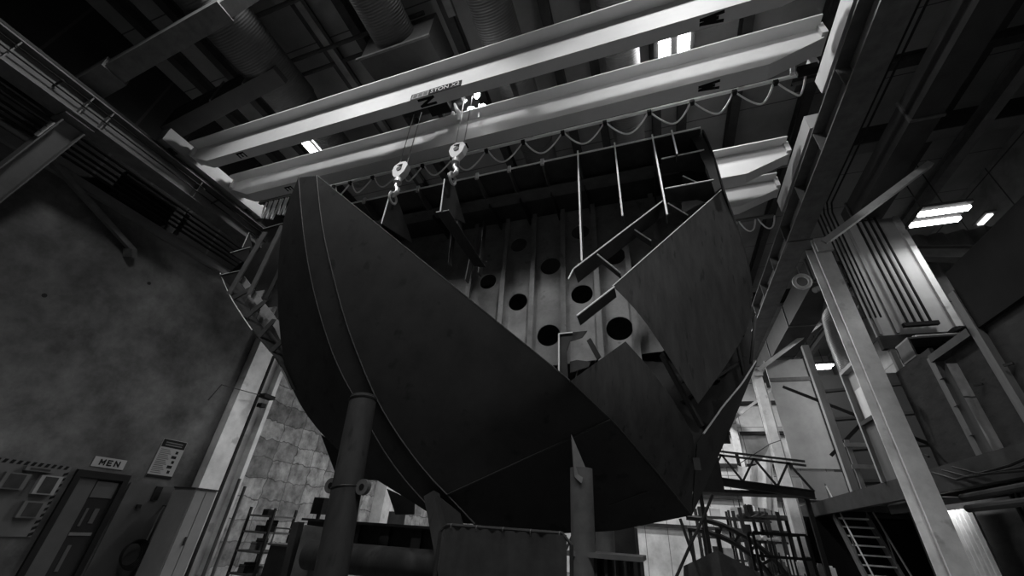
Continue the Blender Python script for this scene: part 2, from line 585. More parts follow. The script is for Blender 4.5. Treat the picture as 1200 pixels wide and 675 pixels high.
# bracket post + wall brace, near left
t = thing('bracket_post', P(0, 215, Y=1.7), 'raked bracket post with a bolted end plate under left runway beam', 'bracket')
a, b = Vector((-10.3, 1.72, 5.5)), Vector((-9.32, 1.72, 7.34))
MB().ibeam(a, b, .34, .34, .02, .02, (0, 1, 0)).build('post', 'runway', t)
d = (b - a).normalized()
ep = MB().bar(b - d * .34, b - d * .02, .37, .02, (0, 1, 0))
ep2 = MB()
s = d.cross(Vector((0, 1, 0))).normalized()
MB().box(-9.55, -9.1, 1.5, 1.94, 7.36, 7.42).build('seat_plate', 'mid', t)
g = MB().add([], [])
cpl = b - d * .3 + Vector((0, -.185, 0))
MB().plate([cpl - d * .17 - s * .15, cpl + d * .17 - s * .15, cpl + d * .17 + s * .15, cpl - d * .17 + s * .15], .015).build('end_plate', 'pale', t)
for i in (-1, 1):
    for j in (-1, 1):
        q = cpl + d * .06 * i + s * .05 * j
        MB().tube([q + Vector((0, -.03, 0)), q], .018, 6).build('bolt', 'dark', t)
tag(MB().bar((-10.3, 2.0, 7.1), (-10.38, 3.9, 6.35), .1, .1).bar((-10.38, 3.85, 6.35), (-10.42, 3.95, 6.2), .2, .12).build('wall_brace', 'mid'),
    'pale diagonal brace running down the left wall from bracket post', 'brace')
tag(MB().bar((-10.35, 0.3, 7.0), (-10.3, 1.55, 7.45), .09, .09).build('wall_brace', 'mid'), 'short pale brace left of the bracket post at photo edge', 'brace')
for k, z in enumerate((7.28, 7.40, 7.52, 7.66, 7.80)):
    tag(MB().tube([(XL + .25, -8, z), (XL + .25, 9, z)], .028, 8).build('conduit', 'black'), 'black conduit running along the left wall under the runway beam', 'conduit', 'left wall conduits')
t = thing('conduit_hanger', (XL + .2, 4.4, 7.2), 'black hanger clamping the left wall conduits', 'hanger')
MB().box(XL + .12, XL + .19, 4.36, 4.44, 7.18, 7.92).build('channel', 'dark', t)
tag(MB().box(XL + .02, XL + .24, 3.0, 4.1, 7.2, 7.85).build('pull_box', 'black'), 'black flat junction box behind the left conduits', 'box')

# left column (white, clad), at the end of the concrete wall
t = thing('clad_column', (-10.4, 8.0, 0), 'broad white steel column at the end of concrete wall', 'column')
MB().box(-10.62, -10.28, 7.52, 8.02, 0, 7.4).build('flange', 'column', t)
MB().box(-10.62, -10.5, 8.02, 8.5, 0, 7.4).build('web', 'column', t)
MB().box(-10.62, -10.3, 8.5, 8.62, 0, 7.4).build('flange', 'column', t)
MB().tube([(-10.42, 8.2, .2), (-10.42, 8.2, 5.6)], .04, 8).build('conduit', 'dark', t)
t = thing('clad_column', (-10.6, 15.8, 0), 'white steel column farther along the block wall, seen under the hull', 'column')
MB().box(-11.0, -10.5, 15.3, 15.8, 0, 7.0).build('flange', 'column', t)
MB().box(-11.0, -10.7, 15.8, 16.3, 0, 7.0).build('web', 'column', t)
MB().box(-11.0, -10.5, 16.3, 16.45, 0, 7.0).build('flange', 'column', t)
t = thing('clamp_bracket', (-10.2, 7.95, 4.5), 'small black clamp with rod on the white left column', 'clamp')
MB().box(-10.27, -10.05, 8.1, 8.45, 4.35, 4.45).box(-10.27, -10.1, 8.15, 8.3, 4.1, 4.2).build('jaw', 'black', t)
MB().tube([(-10.2, 8.2, 4.4), (-10.15, 6.9, 4.3), (-10.3, 6.85, 3.9)], .012, 6).build('rod', 'dark', t)

# ------------------------------------------------ bridge cranes
def girder(parent, y0, y1, zb=7.9, zt=8.48, name='girder'):
    xl, xr = -9.0, 3.1
    pr = [(xl, zt), (xl, 8.22), (-8.35, zb), (2.3, zb), (xr, 8.22), (xr, zt)]
    vs = [(x, y0, z) for x, z in pr] + [(x, y1, z) for x, z in pr]
    n = len(pr)
    b = MB().add(vs, [tuple(range(n)), tuple(range(2 * n - 1, n - 1, -1))] + [(i, (i + 1) % n, n + (i + 1) % n, n + i) for i in range(n)])
    g = b.build(name, 'crane', parent)
    MB().box(xl, xr, y0 - .2, y1 + .12, zt, zt + .03).build('top_flange', 'crane', g)
    MB().box(xl, xr, (y0 + y1) / 2 - .03, (y0 + y1) / 2 + .03, zt + .03, zt + .09).build('trolley_rail', 'mid', g)
    return g

def crane(ya, yb, wa, wb, lab, ye0, ye1):
    t = thing('bridge_crane', ((-9.25 + 3.44) / 2, (ya + yb) / 2, 8.13), lab, 'crane')
    g1 = girder(t, ya, ya + wa)
    g2 = girder(t, yb, yb + wb)
    for x in (-9.25, 3.44):
        e = MB().box(x - .13, x + .13, ye0, ye1, 8.2, 8.55).build('end_truck', 'truck', t)
        for y in (ye0 + .3, ye1 - .3):
            MB().tube([(x - .06, y, 8.225), (x + .06, y, 8.225)], .092, 16).build('wheel', 'dark', e)
    for x in (-9.02, 3.1):
        MB().box(x - .04, x + .04, ya - .06, ya + wa + .06, 8.25, 8.52).build('end_connection', 'crane', t)
        MB().box(x - .04, x + .04, yb - .06, yb + wb + .06, 8.25, 8.52).build('end_connection', 'crane', t)
    return t, g1, g2
CR, G1, G2 = crane(3.3, 4.31, .2, .26, 'near double girder bridge crane with compass letters, over the ship hull', 2.75, 5.3)
CR2, G3, G4 = crane(6.55, 7.5, .26, .26, 'second double girder bridge crane behind the hull at right', 6.0, 8.3)
# compass letters: read from below, top of letter towards the right wall
for g, ym, x, ch in ((G1, 3.4, -7.45, 'E'), (G1, 3.4, -3.1, 'N'), (G1, 3.4, 1.42, 'W'), (G2, 4.44, -7.2, 'E'), (G2, 4.44, -2.95, 'S'), (G2, 4.44, 1.46, 'W')):
    stroke_word(ch, .32 if ch != 'E' else .2, .16 if ch != 'E' else .14, 0, .045 if ch != 'E' else .035, (x, ym, 7.899), (0, 1, 0), (1, 0, 0), 'ink', g, 'letter')
# capacity sign on near girder
s0 = P(487, 112, Y=3.3); s1 = P(539, 96, Y=3.3)
sg = MB().box(-3.36, -3.03, 3.292, 3.3, 7.905, 8.04).build('capacity_sign', 'sign', G1)
MB().box(-3.38, -3.36, 3.29, 3.3, 7.9, 8.05).box(-3.38, -3.03, 3.29, 3.3, 8.04, 8.05).build('sign_border', 'ink', sg)
sb = MB().box(-3.03, -2.41, 3.29, 3.3, 7.9, 8.06).build('capacity_sign', 'ink', G1)
text_mesh('5TON X2', .14, (-2.72, 3.288, 7.98), (1, 0, 0), (0, 0, 1), 'white', sb, 'lettering', .001, .95)
for k in range(3):
    MB().box(-3.33 + .1 * k, -3.26 + .1 * k, 3.289, 3.292, 7.93, 8.02).build('lettering', 'mid', sg)
MB().plate([(-2.9, 3.4, 8.5), (-2.78, 3.4, 8.5), (-2.84, 3.4, 8.72)], .03).build('stop_tab', 'crane', G1)

# trolley with hoists
t = thing('crane_trolley', (-3.1, 3.95, 8.55), 'dark hoist trolley between the near crane girders with floodlights', 'trolley')
fr = MB().box(-4.1, -1.7, 3.36, 3.46, 8.58, 8.7).box(-4.1, -1.7, 4.38, 4.48, 8.58, 8.7)
for x in (-4.05, -3.35, -1.75): fr.box(x - .05, x + .05, 3.4, 4.44, 8.62, 8.7)
fr.build('frame', 'dark', t)
for x0, x1 in ((-4.0, -3.45), (-3.3, -2.8)):
    MB().tube([(x0, 3.98, 8.78), (x1, 3.98, 8.78)], .13, 18).build('rope_drum', 'dark', t, True)
    MB().box(x0, x0 + .16, 3.75, 3.92, 8.5, 8.75).build('motor', 'black', t)
MB().box(-3.42, -3.0, 3.7, 4.0, 8.42, 8.62).build('control_box', 'black', t)
MB().bar(P(498, 122, Y=4.0), P(501, 130, Y=4.0), .07, .05).build('bracket_arm', 'white', t)
MB().bar(P(513, 121, Y=4.0), P(516, 125, Y=4.0), .05, .05).build('bracket_arm', 'white', t)
MB().tube([P(533, 122, Y=4.0), P(535, 128, Y=4.0), P(539, 134, Y=4.02), P(538, 143, Y=4.05)], [.025, .035, .055, .05], 10).build('cable_boot', 'white', t, True)
MB().tube([P(531, 132, Y=4.02), P(530, 136, Y=4.02)], .035, 8).build('plug', 'white', t)
MB().tube([P(544, 120, Y=4.0), P(547, 117, Y=4.0)], .02, 8).build('plug', 'white', t)
lm = MB().bar(P(561, 138, Y=4.2), P(562, 122, Y=4.2), .03, .03).bar(P(549, 130, Y=4.2), P(567, 127, Y=4.2), .03, .03).build('lamp_bracket', 'white', t)
LQ = [P(559, 111, Y=4.1), P(552, 128, Y=4.15), P(566, 125, Y=4.15)]
for i, q in enumerate(LQ):
    rx, rz = ((.06, .12), (.08, .05), (.055, .065))[i]
    v, f = [], []
    n, mm = 14, 8
    for j in range(mm + 1):
        a = math.pi * j / mm
        for k in range(n):
            bb = 2 * math.pi * k / n
            v.append(q + Vector((rx * math.sin(a) * math.cos(bb), .05 * math.sin(a) * math.sin(bb), rz * math.cos(a))))
    for j in range(mm):
        for k in range(n): f.append((j * n + k, j * n + (k + 1) % n, (j + 1) * n + (k + 1) % n, (j + 1) * n + k))
    MB().add(v, f).build('floodlight', 'flood', t, True)
light('flood_light', (-2.62, 3.95, 8.75), 7, .07, .07, t, kind='POINT')

# hook blocks
def hook(x, z, lab):
    y = 4.0
    h = thing('hook_block', (x, y, z - .5), lab, 'hook', 'crane hooks')
    pr = [(-.1, .0), (-.14, .12), (-.12, .24), (-.03, .31), (.1, .3), (.16, .2), (.12, .04), (.04, -.06), (-.05, -.07)]
    MB().plate([(x + a, y, z + b) for a, b in pr], .12).build('sheave_guard', 'white', h)
    MB().tube([(x, y - .075, z + .13), (x, y + .075, z + .13)], .05, 14).build('sheave_pin', 'mid', h)
    MB().box(x - .02, x + .05, y - .062, y - .061, z + .16, z + .24).box(x - .06, x + .05, y - .062, y - .061, z + .22, z + .25).build('stencil_mark', 'ink', h)
    MB().tube([(x, y, z - .05), (x, y, z - .16)], [.06, .075], 12).build('swivel', 'chrome', h, True)
    pts = [(x, z - .16), (x - .01, z - .25), (x + .05, z - .33), (x + .05, z - .41), (x - .02, z - .46), (x - .09, z - .43), (x - .10, z - .37)]
    MB().tube([(a, y, b) for a, b in pts], [.032, .036, .042, .044, .04, .028, .012], 10).build('hook', 'chrome', h, True)
    for dx in (-.07, .09):
        MB().tube([(x + dx, y, z + .24), (x + dx * 1.1, y - .02, 8.7)], .0085, 6).build('rope', 'rope', h)
    MB().ring((x, y, z - .53), .1, .022, (1, 0, 0), 20, 6).build('shackle', 'pale', h, True)
    return h
HK1 = P(469, 203, Y=4.0); HK2 = P(536, 180, Y=4.0)
hook(HK1.x, HK1.z - .08, 'white hook block hanging from the crane trolley, left one')
hook(HK2.x, HK2.z - .08, 'white hook block hanging from the crane trolley, right one')

# festoon
FY, FZ = 4.78, 8.12
t = thing('festoon_rail', (-2, FY, FZ), 'pale festoon rail slung below the near crane girder', 'rail')
MB().bar((-6.9, FY, FZ), (3.1, FY, FZ), .045, .045).build('track', 'wire', t)
for x in (-5.5, -3.6, -1.6, .3, 2.0):
    MB().box(x - .03, x + .03, 4.56, FY + .02, FZ + .02, FZ + .06).build('hanger', 'mid', t)
xs = [-6.3, -5.85, -5.25, -4.55, -4.0, -3.3, -2.55, -1.78, -1.0, -.22, .55, 1.25, 1.9, 2.5, 2.95]
for i in range(len(xs) - 1):
    a, b = xs[i], xs[i + 1]
    sag = .42 if i > 4 else .36
    y = FY + .02
    pts = []
    for k in range(15):
        u = k / 14
        e = (2 * u - 1)
        pts.append((a + .03 + (b - a - .06) * u + .04 * math.sin(u * 3.14 * 2), y, FZ - .05 - sag * (1 - abs(e) ** 2.4)))
    tt = thing('festoon_cable', (a, y, FZ - .05), 'pale flat cable drooping in a loop under the festoon rail', 'cable', 'festoon cable loops')
    MB().tube(pts, .016, 6).build('cable', 'wire', tt, True)
    MB().box(a - .035, a + .035, FY - .04, FY + .04, FZ - .09, FZ - .03).build('carrier', 'black', tt)
t = thing('festoon_bundle', (-7.2, 4.8, 7.9), 'bunched festoon cable loops at the left end of near crane', 'cable bundle')
for i in range(11):
    x = -8.35 + i * .17
    MB().tube([(x, 4.8, 8.1), (x - .03, 4.82, 7.92), (x + .03, 4.84, 7.62 - .05 * (i % 3)), (x + .08, 4.84, 7.6 - .05 * (i % 3)), (x + .1, 4.82, 7.9), (x + .1, 4.8, 8.1)], .02, 6).build('loop', 'wire', t, True)
MB().box(-8.6, -6.5, 4.77, 4.83, 8.1, 8.15).build('rail_end', 'mid', t)
t = thing('festoon_drive', (2.9, 4.7, 8.0), 'small white and black festoon end unit by right runway', 'cable drive')
MB().box(2.78, 3.05, 4.62, 4.74, 8.0, 8.12).build('body', 'black', t)
MB().bar((2.7, 4.66, 8.02), (2.75, 4.66, 8.2), .06, .06).box(2.97, 3.08, 4.63, 4.72, 8.12, 8.27).build('cover', 'white', t)
t = thing('festoon_cable_far', (2.4, 7.9, 7.9), 'cable loops drooping below the second crane at right', 'cable')
for k in range(3):
    a = 1.95 + .37 * k
    MB().tube([(a + .33 * u / 8, 7.95, 7.86 - .33 * (1 - abs(2 * u / 8 - 1) ** 2.2)) for u in range(9)], .016, 6).build('loop', 'wire', t, True)
MB().box(1.6, 3.0, 7.9, 8.0, 7.84, 7.88).build('track', 'mid', t)

# ================================================================== SHIP HULL BLOCK
H = thing('ship_hull_block', (-2.2, 5.5, 1.8), 'dark half-plated ship bow section standing on pipe supports under the cranes', 'ship hull')


def pl(pts):
    return [P(x, y, Y=d) for x, y, d in pts]


def resample(pts, n):
    L = [0]
    for i in range(1, len(pts)): L.append(L[-1] + (pts[i] - pts[i - 1]).length)
    out = []
    for k in range(n):
        s = L[-1] * k / (n - 1)
        i = 1
        while i < len(pts) - 1 and L[i] < s: i += 1
        u = (s - L[i - 1]) / max(L[i] - L[i - 1], 1e-6)
        out.append(pts[i - 1].lerp(pts[i], u))
    return out


def smooth(pts, it=2):
    for _ in range(it):
        q = [pts[0]]
        for i in range(len(pts) - 1):
            q.append(pts[i].lerp(pts[i + 1], .25)); q.append(pts[i].lerp(pts[i + 1], .75))
        q.append(pts[-1])
        pts = q
    return pts


def yd(py): return 3.3 + 1.3 * ((py - 207) / 380.0)


SLp = [(350, 208), (355.5, 275), (365, 332), (379, 384), (396, 431), (420, 474), (445, 522), (471, 559), (497, 588), (520, 612)]
SRp = [(371, 206), (377, 265), (389, 318), (405, 379), (429, 441), (446, 478), (472, 519), (503, 559), (528, 584), (556, 614)]
OUp = [(349, 209), (334, 247), (327.5, 285), (325, 330), (326, 372), (331, 415), (340, 452), (357, 484), (383, 516), (426, 553), (457, 572), (500, 599), (520, 614)]
N = 28
SL = resample(smooth([P(x, y, Y=yd(y)) for x, y in SLp]), N)
SR = resample(smooth([P(x, y, Y=yd(y)) for x, y in SRp]), N)
OU = resample(smooth([P(x, y, Y=3.32 + 1.25 * min(1, (y - 207) / 200.0) ** .8 + .35 * max(0, (y - 420) / 190.0)) for x, y in OUp]), N)
TH = .022
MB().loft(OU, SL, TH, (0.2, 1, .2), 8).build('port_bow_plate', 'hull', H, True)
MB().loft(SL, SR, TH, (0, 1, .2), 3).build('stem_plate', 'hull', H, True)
# starboard plate C: from stem seam to diagonal edge / knuckle / bottom
DG = pl([(371, 206, 3.3), (668, 447, 4.2)])
KN = pl([(668, 447, 4.2), (720, 496, 4.5), (765, 548, 4.85), (810, 604, 5.2)])
SEAM = pl([(530, 584, 4.6), (620, 552, 4.55), (712, 508, 4.45)])
top = resample([SR[0].copy()] + [DG[1]] + [P(712, 489, Y=4.45)], N)
iS = max(i for i in range(N) if SR[i].z >= SEAM[0].z)
SRu = resample(SR[:iS + 1], N)
TOPu = resample(pl([(371, 206, 3.3), (668, 447, 4.2), (715, 492, 4.46)]), N)
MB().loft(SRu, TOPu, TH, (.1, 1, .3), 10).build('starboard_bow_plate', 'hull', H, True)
LOA = resample([SRu[-1], TOPu[-1]], N)
LOB = resample(pl([(556, 616, 4.75), (640, 626, 5.2), (722, 622, 5.45), (810, 604, 5.2)]), N)
KNl = resample(KN[1:], N)
MB().loft(LOA, LOB, TH, (.0, .6, .8), 8).build('bottom_plate', 'hull', H, True)
# seams as weld beads
MB().tube([p + Vector((0, -.004, 0)) for p in SL], .010, 6).build('weld_seam', 'weld', H, True)
MB().tube([p + Vector((0, -.004, 0)) for p in SR], .012, 6).build('weld_seam', 'weld', H, True)
MB().tube([p + Vector((0, -.006, -.004)) for p in LOA], .010, 6).build('weld_seam', 'weld', H, True)
MB().tube([p + Vector((0, -.004, 0)) for p in resample(KN, 20)], .012, 6).build('weld_seam', 'weld', H, True)
MB().tube([P(714, 592, Y=5.0) , P(752, 578, Y=5.02), P(795, 567, Y=5.05)], .006, 6).build('weld_seam', 'weld', H, True)
# knuckle strake D
DTOP = pl([(668, 447, 4.2), (733, 400, 4.5)])
DR = smooth(pl([(733, 400, 4.5), (769, 440, 4.6), (796, 480, 4.75), (817, 520, 4.95), (812, 560, 5.08), (811, 604, 5.2)]), 1)
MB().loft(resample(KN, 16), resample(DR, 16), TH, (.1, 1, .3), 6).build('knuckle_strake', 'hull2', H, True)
q = P(817, 544, Y=4.98)
MB().box(q.x - .035, q.x + .03, q.y - .03, q.y - .015, q.z - .06, q.z + .06).build('draft_mark', 'frame', H)
# bilge plate E
ET = resample(pl([(817, 520, 4.95), (848, 476, 5.4), (870, 450, 5.75), (886, 424, 6.1)]), 12)
EB = resample(pl([(811, 604, 5.2), (831, 560, 5.4), (858, 498, 5.75), (887, 425, 6.12)]), 12)
MB().loft(ET, EB, TH, (-.3, 1, .2), 4).build('bilge_plate', 'hull', H, True)
MB().tube([p + Vector((0, 0, .008)) for p in ET[1:]], .011, 5).build('cut_edge', 'edge', H)
# loose side plate F
FL = resample(smooth(pl([(718, 335, 4.3), (747, 364, 4.36), (778, 409, 4.48), (818, 473, 4.7)]), 1), 14)
FR = resample(smooth(pl([(846, 222, 5.0), (863, 265, 5.12), (877, 310, 5.22), (881.5, 345, 5.3), (880, 380, 5.3), (850, 430, 5.0), (818, 473, 4.7)]), 1), 14)
MB().loft(FL, FR, TH, (.1, 1, .2), 10).build('side_shell_plate', 'hull2', H, True)
MB().tube([FL[0], FR[0]], .008, 5).build('cut_edge', 'edge', H)
MB().tube([SR[0] + Vector((0, 0, .012)), P(668, 447, Y=4.2) + Vector((0, 0, .012))], .006, 5).build('cut_edge', 'frame', H)

# deck
DZ, DY = 7.2, 4.65
MB().box(-7.3, 1.23, DY, 8.3, DZ, DZ + .02).build('deck_plate', 'frame', H)
MB().box(-5.6, 1.23, DY - .022, DY, DZ - .0, DZ + .022).build('cut_edge', 'edge', H)
# fascia under deck edge (dark web) and flange girder
gz = P(600, 232, Y=5.25).z
MB().box(-6.6, 1.05, 5.25, 5.27, gz, DZ).build('deck_girder', 'frame', H)
MB().box(-6.6, 1.05, 5.12, 5.4, gz - .02, gz).build('girder_flange', 'mid', H)
bx = []
for px in (427, 489, 558, 596, 635):
    bx.append(P(px, 205 + (600 - px) * .17, Y=4.6).x)
step = .62
x = bx[-1]
bxs = [bx[0], bx[1], bx[2], bx[3], bx[4]]
for px, yy in ((677, 178), (720, 170), (765, 162)): bxs.append(P(px, yy, Y=4.6).x)
for i, x in enumerate(bxs):
    MB().plate([(x, 4.62, DZ), (x, 4.62, DZ - .12), (x, 5.0, DZ - .2), (x, 5.25, gz + .03), (x, 5.25, DZ)], .014).build('deck_bracket', 'mid', H)
    MB().box(x - .007, x + .007, 5.27, 6.0, DZ - .2, DZ).build('deck_beam', 'frame', H)
for i, px in enumerate((427, 489, 558, 596, 635)):
    x = bxs[i]
    MB().box(x - .03, x + .03, 4.58, 4.62, DZ - .11, DZ + .03).build('lug_tab', 'pale', H)
# bulkhead with lightening holes
BY = 6.0
hs = []
for px, py, r in ((645, 312, .19), (720, 300, .19), (607, 354, .18), (682, 345, .19), (643, 393, .2), (726, 385, .21), (608, 287, .17), (680, 272, .17), (757, 258, .17), (572, 330, .17)):
    q = P(px, py, Y=BY); hs.append((q.x, q.z, r))
BX0, BX1 = -5.4, 1.15
zb0 = 3.95
plate_holes('bulkhead', [(BX0, zb0 - .3), (P(776, 412, Y=BY).x, P(776, 412, Y=BY).z), (BX1, 4.6), (BX1, DZ), (BX0, DZ)], hs, .016, 'inner', H, BY)
for px, py in ((556, 300), (591, 330), (625, 330), (661, 330), (700, 330), (741, 350), (778, 330)):
    q = P(px, py, Y=BY - .05)
    zlo = 3.75 + max(0, q.x + .9) * .15
    MB().box(q.x - .008, q.x + .008, BY - .12, BY - .008, zlo, DZ - .02).box(q.x - .045, q.x + .045, BY - .135, BY - .12, zlo, DZ - .02).build('stiffener', 'inner', H)
MB().box(BX0, BX1 - .2, BY, BY + .5, 3.6, 3.62).build('tank_top', 'frame', H)
MB().box(-7.0, 1.0, 8.28, 8.3, 2.4, DZ).build('aft_plate', 'frame', H)
# inside flat bars behind the holes
for x, z in ((-2.35, 4.2), (-.9, 4.6), (-1.2, 4.5)):
    MB().bar((x, 6.6, z - .6), (x + .35, 6.7, z + .7), .1, .02).build('inner_frame', 'inner', H)
# starboard side web behind loose plate
SV = pl([(823, 152, 4.68), (836, 182, 4.75), (847, 222, 4.92), (863, 265, 5.12), (877, 310, 5.24), (881, 350, 5.34)])
SV = resample(smooth(SV, 1), 12)
SB = [p + Vector((.12, 3.0, 0)) for p in SV]
MB().loft(SV, SB, .02, (1, 0, 0), 4).build('side_shell', 'hull', H, True)
# web frame ring at the corner (dark curved)
W1 = [(807, 156), (822, 152), (836, 182), (846, 222), (834, 214), (826, 178)]
MB().plate([P(a, b, Y=4.78) for a, b in [(806, 156), (821, 153), (835, 182), (845, 220), (838, 226), (829, 200), (816, 172)]], .016).build('corner_web', 'hull', H)
for (a, b, drop) in (((775, 187), (825, 176.5), .2), ((779, 222), (836, 211.5), .24)):
    p, q = P(*a, Y=4.68), P(*b, Y=4.78)
    q2 = q + Vector((.03, .02, -drop * 1.0)); 
    MB().bar(p + Vector((0, -.01, .005)), q + Vector((0, -.01, .005)), .02, .012).build('cut_edge', 'edge', H)
    MB().plate([p, q, q + Vector((.05, .5, -.05)), q + Vector((-.2, .34, -.01)), p + Vector((0, .3, 0))], .014, (0, 0, 1)).build('stringer_flat', 'frame', H)
MB().plate([P(a, b, Y=5.2) for a, b in [(795, 170), (826, 170), (844, 215), (846, 236), (800, 262)]], .016).build('corner_web', 'hull', H)
# hanging frames at the deck edge
for a, b in (((677, 175), (682, 306)), ((720, 167), (731, 253)), ((764.5, 160), (782, 252)), ((788, 157), (797, 180))):
    p = P(*a, Y=4.6); q = P(*b, Y=4.6)
    f_ = MB().box(p.x - .008, p.x + .008, 4.6, 4.78, q.z, DZ + .04).build('hanging_frame', 'frame', H)
    MB().box(p.x - .012, p.x + .012, 4.585, 4.6, q.z, DZ + .04).build('cut_edge', 'edge', f_)
# diagonal stringers at the open side
def flatbar(a, b, ya, yb, w, name='side_stringer', lit=True, side=1):
    p, q = P(*a, Y=ya), P(*b, Y=yb)
    o = MB().plate([p, q, q + Vector((0, w * 2.3, -.01)), p + Vector((0, w * 2.3, -.01))], .016, (0, 0, 1)).build(name, 'frame', H)
    if lit: MB().tube([p, q], .011, 5).build('cut_edge', 'edge', o)
flatbar((672, 315), (777, 235), 4.25, 4.66, .14)
flatbar((676, 370), (720, 336), 4.15, 4.3, .1)
flatbar((739, 266), (763, 282), 4.6, 4.9, .06)
flatbar((700, 298), (727, 320), 4.35, 4.7, .06)
flatbar((783, 238), (806, 252), 4.7, 4.95, .08)
flatbar((800, 206), (817, 214), 4.9, 5.0, .05)
p = P(672, 315, Y=4.25); q = P(666, 327, Y=4.2)
MB().tube([p, q], .009, 5).build('cut_edge', 'edge', H)
# small bracket at the left of the strake
b1 = [(655, 391), (688, 388), (682, 396), (668, 400), (664, 412), (666, 447), (655, 438)]
MB().plate([P(a, b, Y=4.28) for a, b in b1], .016).build('web_bracket', 'frame', H)
MB().bar(P(655, 391, Y=4.26), P(655, 438, Y=4.26), .016, .016).bar(P(655, 391, Y=4.26), P(671, 389.5, Y=4.26), .012, .012).build('cut_edge', 'edge', H)
MB().plate([P(a, b, Y=4.32) for a, b in [(668, 437), (690, 430), (692, 424), (676, 422), (668, 424)]], .016).build('web_bracket', 'frame', H)
MB().bar(P(690, 398, Y=4.6), P(702, 420, Y=4.55), .02, .06).build('inner_frame', 'frame', H)
# dark frames seen between D, E and F
for a, b, ya, yb in (((775, 415), (822, 500), 5.6, 5.7), ((800, 470), (872, 420), 5.8, 6.3), ((770, 470), (860, 400), 5.9, 6.4), ((840, 470), (850, 520), 5.6, 5.7), ((862, 395), (872, 440), 6.2, 6.2), ((885, 372), (880, 425), 6.3, 6.3)):
    MB().bar(P(*a, Y=ya), P(*b, Y=yb), .12, .03).build('inner_frame', 'frame', H)
MB().plate([P(735, 420, Y=6.05), P(880, 360, Y=6.9), P(882, 430, Y=6.6), P(818, 530, Y=5.6)], .02).build('inner_plate', 'hull', H)
# lifted webs with hooks
def lifted(tl, tr, bl, br):
    a = P(*tl, Y=4.0)
    x0 = a.x
    b_, c_, d_ = P(*tr, X=x0), P(*br, X=x0), P(*bl, X=x0)
    o = MB().plate([a, b_, c_, d_], .02, (1, 0, 0)).build('lifting_web', 'frame', H)
    MB().tube([a, d_], .011, 5).build('cut_edge', 'edge', o)
lifted((458, 224), (463, 225), (447, 262), (483, 285))
lifted((521, 210), (530, 211), (516, 248), (545, 262))
a, b_, c_, d_ = P(511, 249, Y=4.1), P(526, 246.5, Y=4.15), P(569, 313, Y=5.1), P(556, 312, Y=5.05)
o = MB().plate([a, b_, c_, d_], .02).build('web_flange', 'frame', H)
MB().tube([a, b_], .011, 5).build('cut_edge', 'edge', o)
o = MB().plate([P(534, 245, Y=4.6), P(541, 240, Y=4.9), P(541, 270, Y=4.9), P(536, 262, Y=4.6)], .016).build('web_bracket', 'frame', H)
for px, y0, y1 in ((533, 255, 310), (568, 262, 322), (553, 300, 330)):
    p, q = P(px, y0, Y=5.3), P(px - 6, y1, Y=5.3)
    MB().bar(p, q, .02, .14, (0, 1, 0)).build('inner_frame', 'frame', H)
# port side open framing
def pbar(a, b, ya, yb, w, d=.02, mt='frame', nm='port_frame', lit=False):
    p, q = P(*a, Y=ya), P(*b, Y=yb)
    o = MB().bar(p, q, w, d, (0, -1, 0)).build(nm, mt, H)
    return o
pbar((311, 272), (268, 345), 4.5, 4.6, .15, .02, 'mid')
pbar((331, 264), (292, 345), 4.45, 4.6, .13, .02, 'mid')
pbar((336, 300), (312, 350), 4.6, 4.7, .1)
OE = resample(smooth(pl([(258, 320, 4.6), (268, 345, 4.6), (290, 380, 4.6), (312, 408, 4.6), (328, 424, 4.55), (342, 456, 4.55)]), 1), 12)
IE = [p + Vector((.05, .5, .02)) for p in OE]
MB().loft(OE, IE, .02, (1, 0, 0), 2).build('port_stringer', 'hull', H)
MB().tube(OE[:7], .008, 5).build('cut_edge', 'edge', H)
IN = resample(pl([(280, 328, 4.7), (300, 356, 4.7), (326, 390, 4.7), (336, 420, 4.7)]), 8)
IN2 = [p + Vector((.1, 0, .08)) for p in IN]
MB().loft(IN, IN2, .02, (0, 1, 0), 2).build('port_stringer', 'inner', H)
for a, b, c_ in (((270, 296), (293, 289.5), (290, 310)), ((258, 322), (281, 317), (272, 340)), ((308, 268), (333, 261), (315, 285)), ((292, 272), (284, 290), (296, 292))):
    o = MB().plate([P(*a, Y=4.55), P(*b, Y=4.6), P(*c_, Y=4.75)], .016).build('port_bracket', 'frame', H)
    MB().tube([P(*a, Y=4.54), P(*b, Y=4.59)], .008, 5).build('cut_edge', 'edge', o)
for a, b in (((272, 350), (300, 335)), ((288, 372), (312, 352)), ((302, 396), (324, 372)), ((318, 412), (334, 396))):
    pbar(a, b, 4.62, 4.72, .12, .02, 'frame', 'port_frame')
for a in ((296, 352), (310, 372)):
    p = P(*a, Y=4.95)
    MB().box(p.x - .2, p.x + .2, p.y, p.y + .02, p.z - .22, p.z + .22).build('port_panel', 'inner', H)
MB().plate([P(262, 325, Y=5.6), P(335, 265, Y=5.6), P(400, 260, Y=5.6), P(400, 480, Y=5.6), P(345, 455, Y=5.6)], .02).build('port_inner_plate', 'hull', H)
# skeg plates hanging below the port side
MB().plate([P(377, 510, Y=4.9), P(402, 525, Y=4.9), P(402, 545, Y=4.9), P(393, 553, Y=4.9)], .03).build('lifting_lug', 'hull', H)
MB().plate([P(454, 573, Y=5.2), P(486, 588, Y=5.2), P(485, 603, Y=5.2), P(464, 603, Y=5.2)], .03).build('lifting_lug', 'hull', H)
MB().bar(P(330, 430, Y=4.6), P(343, 456, Y=4.6), .012, .06).build('port_bracket', 'edge', H)  # strip in the painted lit-edge tone

